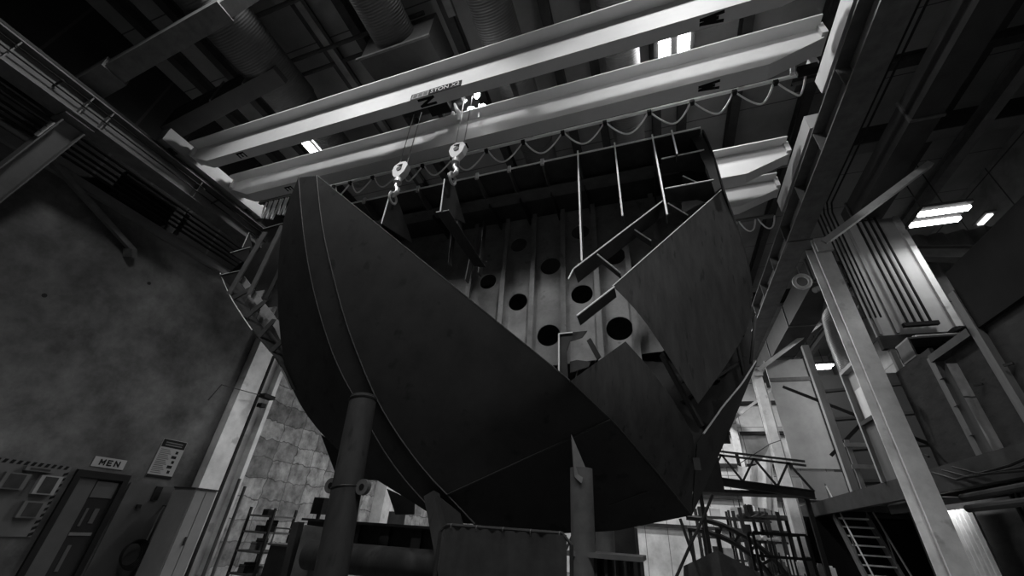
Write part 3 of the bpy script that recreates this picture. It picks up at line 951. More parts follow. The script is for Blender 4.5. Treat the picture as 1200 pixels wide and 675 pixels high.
# ================================================================== SUPPORTS
def post(x, y, z, r, lab, gus=None):
    t = thing('pipe_post', (x, y, 0), lab, 'support post')
    MB().tube([(x, y, 0.02), (x, y, z)], r, 28).build('pipe', 'mid', t, True)
    MB().box(x - r - .1, x + r + .1, y - r - .1, y + r + .1, 0, .02).build('base_plate', 'beam', t)
    return t
# large raked pipe, left front
pt = P(426, 466, Y=4.0); pb_ = P(388, 672, Y=3.85)
t = thing('pipe_post', (pb_.x, pb_.y, 0), 'thick raked pipe post propping the port bow in front', 'support post')
d = (pb_ - pt).normalized()
pe = pt + d * (pt.z / -d.z)
MB().tube([pt, pe], .155, 32).build('pipe', 'pipe', t, True)
MB().ring(pt + d * .04, .15, .02, d, 24, 6).build('weld_collar', 'weld', t)
cc = pt + d * 1.02
MB().ring(cc, .158, .008, d, 24, 5).build('weld_collar', 'weld', t)
for s_ in (-1, 1):
    q = cc + Vector((.2 * s_ + .02, -.02, .02))
    e = MB().tube([q + Vector((0, -.03, 0)), q + Vector((0, .03, 0))], .075, 18).build('padeye', 'mid', t)
    MB().tube([q + Vector((0, -.034, 0)), q + Vector((0, .034, 0))], .03, 12).build('eye_hole', 'black', e)
b1 = P(681, 549, Y=4.5)
t = post(b1.x, b1.y, b1.z, .115, 'pipe post with gusset under the hull centre, nearer one')
MB().plate([(b1.x - .09, b1.y - .05, b1.z + .33), (b1.x + .05, b1.y - .05, b1.z + .0), (b1.x + .02, b1.y - .13, b1.z - .16), (b1.x - .05, b1.y - .13, b1.z - .1)], .022).build('gusset', 'mid', t)
b2 = P(708, 610, Y=5.9)
t = post(b2.x, b2.y, b2.z + .1, .115, 'pipe post with gusset under the hull centre, farther one')
MB().plate([(b2.x - .12, b2.y - .06, b2.z + .3), (b2.x + .05, b2.y - .06, b2.z), (b2.x, b2.y - .13, b2.z - .1), (b2.x - .08, b2.y - .12, b2.z)], .022).build('gusset', 'mid', t)
b3 = P(466, 600, Y=6.2)
t = post(b3.x, b3.y, b3.z, .13, 'dark pipe post under the port side lug')
st = P(506, 580, Y=4.5); sb_ = P(518, 640, Y=4.4)
t = thing('raked_strut', (sb_.x, sb_.y, 0), 'flat dark raked strut under the stem beside the tarp screen', 'strut')
dd = (sb_ - st).normalized(); se = st + dd * (st.z / -dd.z)
MB().bar(st, se, .13, .13, (0, 1, 0)).build('leg', 'pipe', t)
MB().plate([st + Vector((.07, 0, .0)), st + Vector((.35, .05, -.16)), st + Vector((.45, .05, -.35)), st + Vector((.1, 0, -.4))], .03).build('gusset', 'hull', t)
# cross pipe with bearing plate
t = thing('cross_pipe', (-3.2, 4.9, 1.1), 'horizontal pipe beam with an upright end plate behind the raked post', 'pipe beam')
c0, c1 = P(362, 650, Y=4.7), P(520, 665, Y=4.7)
MB().tube([c0, c1], .15, 28).build('pipe', 'pipe', t, True)
ep = MB().plate([P(358, 615, Y=4.76), P(378, 618, Y=4.76), P(382, 640, Y=4.76), P(362, 690, Y=4.76), P(338, 688, Y=4.76)], .04).build('end_plate', 'mid', t)
MB().bar(P(350, 612, Y=4.8), P(332, 690, Y=4.8), .1, .1).build('upright', 'dark', t)
# base beams
t = thing('base_beam', (-2.6, 5.4, 1.2), 'deep black base girder under the port side of hull', 'beam')
g0, g1 = P(395, 634, Y=5.6), P(530, 645, Y=5.6)
MB().ibeam(g0 + Vector((-.6, 0, 0)), g1 + Vector((.6, 0, 0)), .5, .3, .03, .03).build('girder', 'beam', t)
for u in (.18, .45, .72):
    q = g0.lerp(g1, u); MB().bar(q + Vector((0, -.08, -.22)), q + Vector((0, -.08, .22)), .012, .14).build('stiffener', 'beam', t)
for u in (0, 1):
    q = g0.lerp(g1, u); MB().box(q.x - .12, q.x + .12, q.y - .12, q.y + .12, 0, q.z - .25).build('leg', 'beam', t)
t = thing('support_frame', (-.3, 4.9, 1.1), 'steel support frame with upright ribs under the hull posts', 'support frame')
r0, r1 = P(668, 645, Y=4.55), P(756, 645, Y=5.0)
MB().box(r0.x - .02, r1.x, 4.4, 5.1, r0.z - .04, r0.z).build('top_plate', 'mid', t)
for k in range(7):
    x = r0.x + .06 + (r1.x - r0.x - .1) * k / 6
    MB().box(x - .012, x + .012, 4.45, 5.05, 0, r0.z - .04).build('rib', 'beam', t)
MB().box(r0.x + .02, r0.x + .16, 4.42, 4.45, 0, r0.z - .04).build('front_plate', 'pale', t)
q0, q1 = P(700, 615, Y=6.6), P(746, 612, Y=6.6)
t = thing('filler_block', ((q0.x + q1.x) / 2, 6.8, 0), 'dark stack of keel blocks added to darken the gap beside the farther post', 'keel block')  # blocks added so the gap under the hull stays dark
for k, (z0, z1) in enumerate(((0, .55), (.56, 1.1), (1.11, q0.z))):
    MB().box(q0.x - .25 + .02 * k, q1.x - .02 * k, 6.6 + .01 * k, 7.3, z0, z1).build('timber_block', 'beam', t)
# tarp screen
t = thing('welding_screen', (-1.15, 3.2, 0), 'dark tarp screen on a pipe frame in front of the hull', 'screen')
T0, T1 = P(521, 617, Y=3.2), P(666, 628, Y=3.2)
fm = MB().tube([(T0.x - .03, 3.2, 0), (T0.x - .03, 3.2, T0.z - .03), (T0.x + .02, 3.2, T0.z + .01), (T1.x - .04, 3.2, T1.z + .01), (T1.x + .02, 3.2, T1.z - .05), (T1.x + .02, 3.2, 0)], .014, 8)
fm.build('frame', 'dark', t)
nx, nz = 60, 24
vs, fs = [], []
for j in range(nz + 1):
    for i in range(nx + 1):
        u = i / nx; w = j / nz
        x = T0.x + .01 + (T1.x - T0.x - .02) * u
        z = (T0.z + (T1.z - T0.z) * u + .004) * (1 - w) + .12 * w
        y = 3.19 + .006 * math.sin(u * 17 + 2 * w) * (.4 + w) + .004 * math.sin(u * 63 + 1) * max(0, 1 - 3 * w) - .015 * math.exp(-((u - .55 - .06 * w) / .03) ** 2) * (1 - w) - .015 * math.exp(-((u - .92 - .1 * w) / .03) ** 2) * max(0, 1 - 2 * w)
        vs.append((x, y, z))
for j in range(nz):
    for i in range(nx):
        a = j * (nx + 1) + i
        fs.append((a, a + 1, a + nx + 2, a + nx + 1))
MB().add(vs, fs).build('curtain', 'cloth', t, True)
for k in range(5):
    x = T0.x + .06 + (T1.x - T0.x - .12) * k / 4
    MB().ring((x, 3.2, T0.z + (T1.z - T0.z) * k / 4 + .004), .019, .004, (1, 0, 0), 10, 4).build('hanging_ring', 'mid', t)

# ================================================================== LEFT WALL ITEMS
t = thing('restroom_sign', (XL + .01, 5.65, 2.2), 'small white sign reading MEN above the left doorway', 'sign')
MB().box(XL, XL + .012, 5.37, 5.94, 2.2, 2.38).build('board', 'sign', t)
stroke_word('MEN', .11, .10, .03, .025, (XL + .014, 5.66, 2.29), (0, 1, 0), (0, 0, 1), 'ink', t, 'letter')
t = thing('notice_poster', (XL + .01, 6.66, 2.1), 'tall white notice poster with a black heading on left wall', 'poster')
MB().box(XL, XL + .012, 6.42, 6.96, 2.17, 2.93).build('sheet', 'sign', t)
MB().box(XL + .012, XL + .015, 6.43, 6.95, 2.76, 2.92).build('heading', 'ink', t)
MB().box(XL + .012, XL + .014, 6.42, 6.96, 2.14, 2.2).build('bottom_strip', 'ink', t)
for z in (2.86, 2.81): MB().box(XL + .015, XL + .016, 6.5, 6.88, z - .012, z + .012).build('heading_line', 'mid', t)
for k in range(14):
    z = 2.71 - k * .036
    MB().box(XL + .012, XL + .0135, 6.46, 6.66 + .05 * ((k * 7) % 3) / 2, z - .009, z + .009).build('text_line', 'mid', t)
for k in range(5):
    z = 2.68 - k * .1
    MB().box(XL + .012, XL + .0135, 6.8 - .05 * (k % 2), 6.86, z - .03, z + .03).build('pictogram', 'ink', t)
# doorway
dy0, dy1 = 5.3, 6.03
D = MB()
D.box(XL - .02, XL + .06, dy0 - .1, dy0, 0, 2.12).box(XL - .02, XL + .06, dy1, dy1 + .1, 0, 2.12).box(XL - .02, XL + .06, dy0, dy1, 2.0, 2.12)
dr = D.build('door_1', 'black'); dr['kind'] = 'structure'
WL[dr.name] = Vector((0, 0, 0))
MB().box(XL + .0, XL + .03, dy0, dy0 + .3, 0.02, 1.62).box(XL, XL + .02, dy0, dy0 + .3, 1.62, 1.99).build('door_leaf', 'doorp', dr)
gp = MB().box(XL, XL + .012, dy0 + .3, dy1, 0.02, 1.99).build('door_pane', 'glass', dr)
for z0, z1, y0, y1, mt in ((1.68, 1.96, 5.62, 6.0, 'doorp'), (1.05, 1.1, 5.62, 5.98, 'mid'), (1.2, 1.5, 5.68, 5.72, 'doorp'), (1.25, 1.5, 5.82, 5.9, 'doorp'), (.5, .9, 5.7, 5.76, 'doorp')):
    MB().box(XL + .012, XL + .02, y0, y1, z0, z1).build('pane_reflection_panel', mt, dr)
# notice board with striped border
t = thing('safety_board', (XL + .02, 4.6, 1.0), 'safety board with a striped hazard border left of the doorway', 'notice board')
BY0, BY1, BZ0, BZ1 = 4.02, 5.1, 1.02, 2.14
MB().box(XL, XL + .02, BY0, BY1, BZ0, BZ1).build('board', 'boardgrey', t)
for k in range(11):
    y = BY0 + .02 + k * .095
    MB().plate([(XL + .022, y, BZ1 - .06), (XL + .022, y + .05, BZ1 - .06), (XL + .022, y + .075, BZ1), (XL + .022, y + .025, BZ1)], .004).build('stripe', 'ink', t)
for k in range(11):
    z = BZ0 + k * .095
    MB().plate([(XL + .022, BY0, z), (XL + .022, BY0 + .06, z + .03), (XL + .022, BY0 + .06, z + .08), (XL + .022, BY0, z + .05)], .004).build('stripe', 'ink', t)
    MB().plate([(XL + .022, BY1 - .06, z), (XL + .022, BY1, z + .03), (XL + .022, BY1, z + .08), (XL + .022, BY1 - .06, z + .05)], .004).build('stripe', 'ink', t)
for k, (y0, y1, z0, z1) in enumerate(((4.72, 5.03, 1.66, 1.96), (4.25, 4.58, 1.7, 1.95), (4.7, 5.02, 1.3, 1.55), (4.45, 4.85, 2.0, 2.07))):
    tb = thing('wall_cabinet', (XL + .02, (y0 + y1) / 2, z0), ['white first aid box on the striped safety board, nearest the door', 'pale box with dark front on the middle of safety board',
         'low white box at the bottom of the safety board', 'narrow pale holder along the top of safety board'][k], 'box')
    MB().box(XL + .024, XL + .1, y0, y1, z0, z1).build('case', 'boardgrey' if k != 0 else 'offwhite', tb)
    MB().box(XL + .1, XL + .105, y0 + .06, y1 - .06, z0 + .02, z1 - .02).build('door_panel', 'dark', tb)
# grey wall panel, hose
tag(MB().box(XL, XL + .03, 6.2, 7.1, 0, 2.0).build('wall_panel', 'doorp'), 'grey sheet panel on the wall right of the doorway', 'panel')
tag(MB().box(XL + .03, XL + .05, 6.72, 6.86, 1.72, 1.98).build('wall_plaque', 'ink'), 'small black plaque on the grey panel below poster', 'plaque')
tag(MB().box(XL + .031, XL + .08, 6.5, 6.58, 1.55, 1.62).build('switch_box', 'black'), 'tiny black switch box on the grey wall panel', 'switch')
t = thing('air_hose', (XL + .1, 6.95, .3), 'coiled hose hanging on a hook beside the white cabinet', 'hose')
h = MB()
for k in range(5):
    h.ring((XL + .13 + .02 * k, 6.78 + .01 * k, .75), .2 + .015 * k, .013, (1, .1, .1), 26, 6)
h.build('coil', 'black', t)
MB().tube([(XL + .12, 6.97, .9), (XL + .1, 7.0, 1.5), (XL + .1, 7.02, 1.62), (XL + .1, 7.08, 1.55), (XL + .12, 7.05, .9)], .014, 6).build('drop', 'mid', t)
MB().bar((XL, 7.05, 1.64), (XL + .15, 7.05, 1.62), .03, .03).build('wall_hook', 'dark', t)
t = thing('utility_cabinet', (-10.1, 7.45, 0), 'tall white cabinet at the foot of the white left column', 'cabinet')
MB().box(-10.26, -9.62, 6.98, 7.5, 0.02, 1.98).build('body', 'offwhite', t)
MB().box(-9.62, -9.605, 7.0, 7.23, .08, 1.95).build('door', 'offwhite', t)
MB().box(-9.62, -9.605, 7.25, 7.48, .08, 1.95).build('door', 'offwhite', t)
MB().box(-9.605, -9.57, 7.19, 7.22, .95, 1.1).build('handle', 'dark', t)
MB().box(-10.27, -9.59, 6.96, 7.515, 1.98, 2.01).build('top_rim', 'dark', t)
for k, (dx, z1) in enumerate(((0, 2.3), (.12, 2.15))):
    tag(MB().tube([(-9.62 + dx, 7.95 + dx, 0), (-9.62 + dx, 7.95 + dx, z1)], .035, 10).build('standpipe', 'mid'), ['thin steel standpipe right beside the white cabinet', 'second steel standpipe farther from the white cabinet'][k], 'pipe')
# tool rack and bits behind
t = thing('tool_rack', (-9.6, 9.2, 0), 'cluttered dark steel tool rack beside the white cabinet', 'rack')
for x in (-10.0, -9.2):
    for y in (8.9, 9.6): MB().box(x - .025, x + .025, y - .025, y + .025, 0, 1.75).build('upright', 'dark', t)
for z in (.35, .8, 1.2, 1.55): MB().box(-10.02, -9.18, 8.88, 9.62, z, z + .04).build('shelf', 'mid', t)
for i in range(9):
    x = -9.95 + random.random() * .65; y = 8.95 + random.random() * .4; z = (.39, .84, 1.24, 1.59)[i % 4]
    hh = .12 + random.random() * .14
    o = thing('tool_case', (x, y, z), ['black tool case on the rack by the white cabinet', 'pale tin on the rack by the white cabinet', 'grey parts box on the rack by the white cabinet'][i % 3], 'case', ['black rack cases', 'pale rack tins', 'grey rack boxes'][i % 3])
    MB().box(x, x + .18, y, y + .2, z, z + hh).build('case_body', ('black', 'pale', 'mid')[i % 3], o)
    MB().box(x - .005, x + .185, y - .005, y + .205, z + hh * .7, z + hh * .78).build('lid_seam', 'dark', o)
t = thing('gauge_cart', (-8.6, 9.0, 0), 'low dark machine cart in front of the old block wall', 'cart')
MB().box(-8.9, -8.3, 8.8, 9.5, .25, 1.0).build('body', 'beam', t)
MB().box(-8.95, -8.25, 8.75, 9.55, 1.0, 1.04).build('top', 'mid', t)
MB().tube([(-8.9, 8.8, 1.04), (-8.9, 8.8, 1.35), (-8.3, 8.8, 1.35), (-8.3, 8.8, 1.04)], .02, 8).build('handle', 'mid', t)
for x in (-8.8, -8.4):
    for y in (8.9, 9.4): MB().tube([(x - .03, y, .12), (x + .03, y, .12)], .12, 14).build('wheel', 'black', t)
t = thing('monitor_box', (-8.9, 10.2, 1.3), 'small black box on a stand before the block wall', 'control box')
MB().box(-9.2, -8.85, 10.1, 10.4, 1.7, 2.1).build('screen_box', 'black', t)
MB().box(-9.05, -9.0, 10.2, 10.3, 0, 1.7).build('stand', 'dark', t)

# ================================================================== RIGHT SIDE
def column(y, lab, brace_lab):
    t = thing('steel_column', (3.68, y, 0), lab, 'column', 'right row columns')
    c = MB().box(3.67, 3.95, y - .2, y - .175, 0, 7.4).build('flange', 'column', t)
    MB().box(3.8, 3.82, y - .175, y + .175, 0, 7.4).build('web', 'column', t)
    MB().box(3.67, 3.95, y + .175, y + .2, 0, 7.4).build('flange', 'column', t)
    MB().box(3.25, 4.0, y - .22, y + .22, 7.4, 7.42).build('cap_plate', 'mid', t)
    MB().box(3.4, 3.96, y - .26, y + .26, 0, .03).build('base_plate', 'dark', t)
    MB().tube([(3.99, y + .1, 0.1), (3.99, y + .1, 6.8)], .03, 8).build('conduit', 'dark', t)
    MB().tube([(4.06, y + .14, 0.1), (4.06, y + .14, 6.9)], .02, 8).build('conduit', 'pale', t)
    b = thing('knee_brace', (3.75, y, 7.2), brace_lab, 'brace', 'knee braces')
    MB().bar((3.85, y - .25, 7.25), (6.3, y - .25, 8.95), .13, .13).build('strut', 'pale', b)
    MB().box(3.7, 3.98, y - .27, y - .2, 7.05, 7.38).build('gusset', 'pale', b)
    return t
column(8.6, 'pale steel column nearest on the right, in front of the mezzanine', 'pale diagonal brace from the nearest right column to roof')
column(16.4, 'pale steel column second along the right row', 'pale diagonal brace from the second right column to roof')
column(23.6, 'pale steel column far along the right row, near back wall', 'pale diagonal brace from the farthest right column to roof')
# pipes on runway side & hoist pulley
t = thing('pulley_block', (3.95, 8.9, 6.6), 'small pale chain pulley hanging near the top of nearest right column', 'pulley')
q = P(940, 330, Y=9.6)
MB().ring(q, .16, .045, (0, 1, .2), 18, 8).build('wheel', 'pale', t, True)
MB().tube([q + Vector((0, 0, .15)), q + Vector((0, 0, 1.0))], .012, 6).build('rope', 'rope', t)
MB().tube([q + Vector((.3, .3, -.1)), q + Vector((.55, .4, .05))], .07, 10).build('motor', 'mid', t)
# big box duct overhead along right aisle
t = thing('box_duct', (5.5, 4, 8.4), 'large plain rectangular duct running overhead along right aisle', 'duct')
MB().box(5.45, 5.95, -6, 10.4, 8.95, 9.5).build('casing', 'sheetduct', t)
for y in (-2, 1, 4, 7, 10): MB().box(5.42, 5.98, y - .03, y + .03, 8.92, 9.53).build('joint_band', 'mid', t)
t = thing('box_duct', (5.5, 16, 8.4), 'rectangular duct running on overhead beyond the lining panel', 'duct')
MB().box(4.9, 5.75, 11.2, 22, 8.4, 9.2).build('casing', 'sheetduct', t)
for y in (12, 15, 18): MB().box(4.87, 5.78, y - .03, y + .03, 8.37, 9.23).build('joint_band', 'mid', t)
for k in range(5):
    tag(MB().tube([(4.6 + .09 * k, -6, 9.3 + .04 * (k % 2)), (4.6 + .09 * k, 9.6, 9.3 + .04 * (k % 2)), (4.6 + .09 * k, 9.75, 9.1), (4.6 + .09 * k, 9.8, 6.1)], .02, 8).build('conduit', 'black'),
        'black conduit running overhead and down the right lining panel', 'conduit', 'right aisle conduits')
for k, y in enumerate((3.5, 6.2)):
    tag(MB().ibeam((3.5, y, 9.75), (8.8, y, 9.75), .24, .16, .02, .02).build('cross_joist', 'dark'), ['dark cross joist over right aisle nearest the camera', 'dark cross joist over right aisle before the bright lamp'][k], 'joist')
tag(MB().box(4.1, 4.8, -2, 4.6, 9.3, 10.1).build('air_plenum', 'sheetduct'), 'dark sheet metal plenum high above the right runway', 'duct')
tag(MB().ibeam((6.9, -5, 9.2), (6.9, 22, 9.2), .28, .2, .02, .02).build('eave_beam', 'mid'), 'grey steel eave beam along the right aisle roof', 'beam')
tag(MB().ibeam((5.0, 11.0, 8.7), (9.4, 10.6, 7.6), .35, .25, .02, .02).build('aisle_rafter', 'mid'), 'steel rafter sloping down beyond the twin lamp at right', 'rafter')

# lining panel (lit) with pipes
t = thing('lining_panel', (5.5, 10.1, 5.6), 'tall pale lining panel high behind the nearest right column', 'panel')
MB().box(4.86, 6.25, 10.05, 10.1, 5.75, 8.9).build('sheet', 'panel', t)
MB().box(6.22, 6.34, 9.98, 10.12, 5.75, 8.9).build('edge_trim', 'pale', t)
MB().box(4.86, 6.3, 10.0, 10.12, 5.45, 5.75).build('bottom_board', 'ply', t)
for x in (4.95, 5.25):
    MB().bar((x, 10.03, 5.8), (x, 10.03, 8.9), .06, .02, (0, 1, 0)).build('cover_strip', 'offwhite', t)
for x in (5.0, 6.1): MB().box(x - .05, x + .05, 10.01, 10.1, 2.98, 5.45).build('leg', 'timber', t)
t = thing('pipe_bundle', (5.8, 9.9, 5.8), 'four black pipes running down the tall lining panel', 'pipes')
for k in range(4): MB().tube([(5.45 + .13 * k, 9.95, 5.95), (5.45 + .13 * k, 9.95, 8.9)], .026, 8).build('pipe', 'black', t)
MB().box(5.35, 5.95, 9.9, 10.0, 5.9, 5.98).build('clamp', 'black', t)
t = thing('lining_panel', (5.3, 18, 4), 'far pale lining panel behind the second right column', 'panel')
MB().box(4.6, 6.0, 18.0, 18.05, 4.2, 8.3).build('sheet', 'panel', t)
MB().box(6.0, 6.12, 17.95, 18.05, 3.0, 8.3).build('edge_trim', 'dark', t)
MB().box(4.6, 6.0, 17.96, 18.0, 7.4, 7.55).build('cover_strip', 'mid', t)
MB().box(4.7, 6.0, 17.96, 18.05, 3.2, 4.1).build('lower_sheet', 'offwhite', t)

# plastic sheeting beyond the lining panel
vs, fs = [], []
nx, nz = 70, 30
for j in range(nz + 1):
    for i in range(nx + 1):
        u, w = i / nx, j / nz
        vs.append((6.4 + 3.0 * u, 11.6 + .05 * math.sin(u * 40 + 9 * w) + .03 * math.sin(w * 33 + u * 11) + .02 * math.sin(u * 90 - w * 20), 3.1 + 6.2 * w))
for j in range(nz):
    for i in range(nx): a = j * (nx + 1) + i; fs.append((a, a + 1, a + nx + 2, a + nx + 1))
tag(MB().add(vs, fs).build('plastic_sheeting', 'rightw', None, True), 'wrinkled plastic sheeting hung behind the twin tube lamp at right', 'sheeting')

# mezzanine
t = thing('mezzanine', (6.5, 12, 2.75), 'timber mezzanine floor with a deep edge beam on the right', 'mezzanine')
MB().box(4.55, XR - .06, 4.6, 18.3, 2.86, 2.98).build('deck', 'ply', t)
MB().box(4.42, 4.55, 4.6, 18.3, 2.62, 2.98).build('edge_beam', 'dark', t)
for y in (6, 8, 10, 12.2, 14, 16, 18): MB().box(4.55, XR - .06, y - .05, y + .05, 2.62, 2.86).build('joist', 'dark', t)
for y in (6.6, 17.8): MB().box(4.6, 4.78, y - .09, y + .09, 0, 2.62).build('post', 'mid', t)
# near plywood room on the mezzanine
t = thing('plywood_room', (4.7, 7, 2.98), 'dark plywood room standing on the mezzanine at the right edge', 'room')
MB().box(4.62, 4.68, 3.6, 7.05, 4.55, 5.5).build('upper_board', 'plyd', t)
MB().box(4.68, 4.75, 3.6, 7.9, 2.98, 4.62).build('wall_board', 'ply', t)
MB().box(4.6, 4.72, 7.05, 7.2, 2.98, 5.2).build('corner_stud', 'timber', t)
MB().box(4.58, 4.74, 7.2, 8.3, 4.5, 4.62).build('lintel', 'dark', t)
MB().box(4.6, 4.74, 8.25, 8.4, 2.98, 4.6).build('door_stud', 'timber', t)
MB().box(4.7, 4.76, 8.4, 9.66, 2.98, 4.8).build('wall_board', 'ply', t)
for z in (3.3, 3.75, 4.2): MB().box(4.57, 4.6, 8.2, 8.3, z, z + .1).build('hinge', 'mid', t)
for z, y in ((3.9, 7.6), (3.95, 6.9)): MB().bar((4.66, y, z), (4.6, y + .08, z), .03, .03).build('clip', 'dark', t)
# shelf with junk
t = thing('wall_shelf', (5.2, 9.2, 4.9), 'dark open shelf box under the pale lining panel', 'shelf')
for z in (4.85, 5.2): MB().box(4.75, 6.0, 8.9, 9.4, z, z + .03).build('board', 'mid', t)
MB().box(4.75, 6.0, 9.37, 9.4, 4.88, 5.2).build('back', 'black', t)
MB().box(4.75, 4.78, 8.9, 9.4, 4.88, 5.2).build('side', 'dark', t)
jl = ['pale folded sheet on the shelf below lining panel', 'black cable heap on the shelf below lining panel', 'short steel rod lying on the shelf below lining panel', 'grey tool bag on the shelf below lining panel']
tag(MB().hexa([(4.85, 8.95, 5.23), (5.25, 8.95, 5.23), (5.22, 9.2, 5.26), (4.9, 9.2, 5.26)], [(4.88, 8.96, 5.28), (5.22, 8.97, 5.27), (5.2, 9.18, 5.31), (4.93, 9.18, 5.3)]).build('folded_sheet', 'pale'), jl[0], 'sheet')
h = MB()
for k in range(5): h.ring((5.5 + .05 * k, 9.1, 5.27 + .02 * k), .14, .02, (.2 * (k - 2), .3, 1), 18, 5)
tag(h.build('cable_heap', 'black'), jl[1], 'cable')
tag(MB().tube([(4.9, 8.93, 5.25), (5.9, 9.0, 5.27)], .025, 8).build('steel_rod', 'pale'), jl[2], 'rod')
o = thing('tool_bag', (5.8, 9.2, 5.23), jl[3], 'bag')
MB().hexa([(5.65, 9.05, 5.23), (5.97, 9.05, 5.23), (5.97, 9.3, 5.23), (5.65, 9.3, 5.23)], [(5.7, 9.1, 5.45), (5.9, 9.1, 5.42), (5.9, 9.25, 5.42), (5.7, 9.25, 5.45)]).build('body', 'dark', o)
MB().ring((5.8, 9.17, 5.45), .08, .012, (0, 1, 0), 12, 5, 0, math.pi).build('handle', 'black', o)
# framed window panel at mezzanine with white board
t = thing('framed_partition', (4.6, 11, 2.98), 'timber framed partition with a white board in its window', 'partition')
fy0, fy1, zt_p = 9.75, 11.2, 5.36
MB().box(4.36, 4.48, fy1 - .07, fy1, 2.98, zt_p).build('stud', 'stud', t)
MB().box(4.36, 4.48, fy0, fy0 + .07, 2.98, zt_p).build('stud', 'stud', t)
MB().box(4.36, 4.48, fy0 + .07, fy1 - .07, zt_p - .08, zt_p).build('head', 'stud', t)
MB().box(4.36, 4.48, fy0 + .07, fy1 - .07, 4.1, 4.18).build('rail', 'dark', t)
MB().box(4.43, 4.46, fy0 + .07, fy1 - .07, 2.98, 4.1).build('lower_board', 'timber', t)
MB().box(4.48, 4.5, fy0 + .07, fy1 - .07, 4.18, zt_p - .08).build('window_board', 'panel', t)
MB().box(4.45, 4.475, fy0 + .2, fy1 - .2, 4.2, 4.85).build('white_board', 'white', t)
t = thing('power_cable', (4.4, 9.7, 3.2), 'black cable drooping down the timber partition from a small box', 'cable')
MB().box(4.38, 4.45, 9.55, 9.65, 4.1, 4.3).build('socket_box', 'pale', t)
MB().tube([(4.41, 9.6, 4.1), (4.4, 9.65, 3.8), (4.4, 9.8, 3.75), (4.42, 9.7, 3.6), (4.4, 9.5, 3.3), (4.4, 9.2, 3.15)], .018, 6).build('cord', 'black', t, True)
# guard rail further along
t = thing('guard_rail', (4.5, 14, 2.98), 'pale timber guard rail crossing the mezzanine beyond the framed partition', 'railing')
for x in (4.7, 5.6): MB().box(x - .05, x + .05, 13.06, 13.16, 2.98, 4.2).build('post', 'stud', t)
for z in (3.5, 4.02): MB().box(4.6, 5.9, 13.02, 13.06, z, z + .1).build('rail', 'stud', t)
tag(MB().box(4.45, 4.62, 13.1, 13.25, 2.98, 6.9).build('timber_post', 'stud'), 'tall timber post at the left end of mezzanine guard rail', 'post')
tag(MB().tube([(5.9, 14, 3.0), (5.9, 14, 7.4), (5.9, 13.8, 8.0), (5.9, 13.2, 8.3)], .42, 24).build('riser_duct', 'ductv', None, True), 'fat ribbed duct rising behind the timber partition', 'duct')
tag(MB().bar((4.4, 15.8, 6.5), (7.2, 14.5, 4.3), .09, .09).build('cross_brace', 'black'), 'black cross brace behind the guard rail, descending to the right', 'brace')
tag(MB().bar((7.0, 14.9, 6.0), (5.0, 15.4, 4.2), .09, .09).build('cross_brace', 'black'), 'black cross brace behind the guard rail, descending to the left', 'brace')

# stairs
t = thing('steel_stair', (5.2, 12, 0), 'steel stair with pale treads under the mezzanine edge', 'stairs')
sx0, sx1 = 4.62, 5.4
ya, yb, zt = 13.9, 15.5, 2.6
for x in (sx0, sx1):
    MB().bar((x, ya, .05), (x, yb, zt), .05, .24).build('stringer', 'mid', t)
    MB().tube([(x, ya, .95), (x, yb - .1, zt + .75)], .022, 8).build('handrail', 'chrome', t)
    for u in (.03, .5, .95): MB().tube([(x, ya + (yb - ya) * u, zt * u + .1), (x, ya + (yb - ya) * u, zt * u + .95)], .018, 8).build('rail_post', 'mid', t)
nt_ = 12
for k in range(nt_):
    u = (k + .7) / nt_
    y = ya + (yb - ya) * u; z = zt * u
    MB().box(sx0 + .025, sx1 - .025, y - .13, y + .1, z - .02, z + .015).build('tread', 'white', t)
# corrugated sheets under mezzanine
for k, (y0, y1, z0, z1, lab) in enumerate(((11.1, 11.85, .3, 2.5, 'bright corrugated sheet below the mezzanine, left of nearest column'), (9.9, 10.6, .9, 2.45, 'bright corrugated sheet below the mezzanine, right of nearest column'))):
    b = MB(); n = 60
    vs = []
    for i in range(n + 1):
        y = y0 + (y1 - y0) * i / n
        x = 5.0 + .03 * math.sin(y * 45)
        vs += [(x, y, z0), (x, y, z1), (x + .01, y, z0), (x + .01, y, z1)]
    fs = []
    for i in range(n):
        a = 4 * i
        fs += [(a, a + 4, a + 5, a + 1), (a + 2, a + 3, a + 7, a + 6), (a + 1, a + 5, a + 7, a + 3), (a, a + 2, a + 6, a + 4)]
    b.add(vs, fs)
    tag(b.build('corrugated_sheet', 'pale', None, True), lab, 'sheet')
t = thing('strip_light', (4.62, 11, 2.5), 'strip lamp with its back to the hall, under mezzanine before the corrugated sheets', 'lamp')
MB().box(4.6, 4.63, 9.9, 11.9, 2.44, 2.6).box(4.63, 4.69, 9.9, 11.9, 2.56, 2.6).build('housing', 'dark', t)
MB().tube([(4.65, 9.95, 2.52), (4.65, 11.85, 2.52)], .014, 8).build('tube_lamp', 'lamp', t)
sl = light('lamp_light', (4.68, 10.9, 2.52), 14, .06, 1.8, t)
sl.rotation_euler = (0, -math.pi / 2, 0)
for k, (a, b_, lab) in enumerate((((4.2, 8.4, 2.45), (4.3, 5.8, 2.5), 'long grey pipe slung beneath the mezzanine edge, upper one'), ((4.15, 8.3, 2.3), (4.25, 5.8, 2.32), 'long grey pipe slung beneath the mezzanine edge, lower one'))):
    tag(MB().tube([a, b_], .05, 10).build('slung_pipe', 'dark'), lab, 'pipe')
for k in range(3):
    tag(MB().tube([(4.36, 9.2 - .3 * k, 2.9), (4.33, 8.6 - .3 * k, 2.72), (4.34, 7.4 - .2 * k, 2.75 - .05 * k), (4.36, 6.0, 2.9)], .018, 6).build('slack_cable', 'black', None, True), 'black slack cable looping along the mezzanine edge beam', 'cable', 'mezzanine cables')
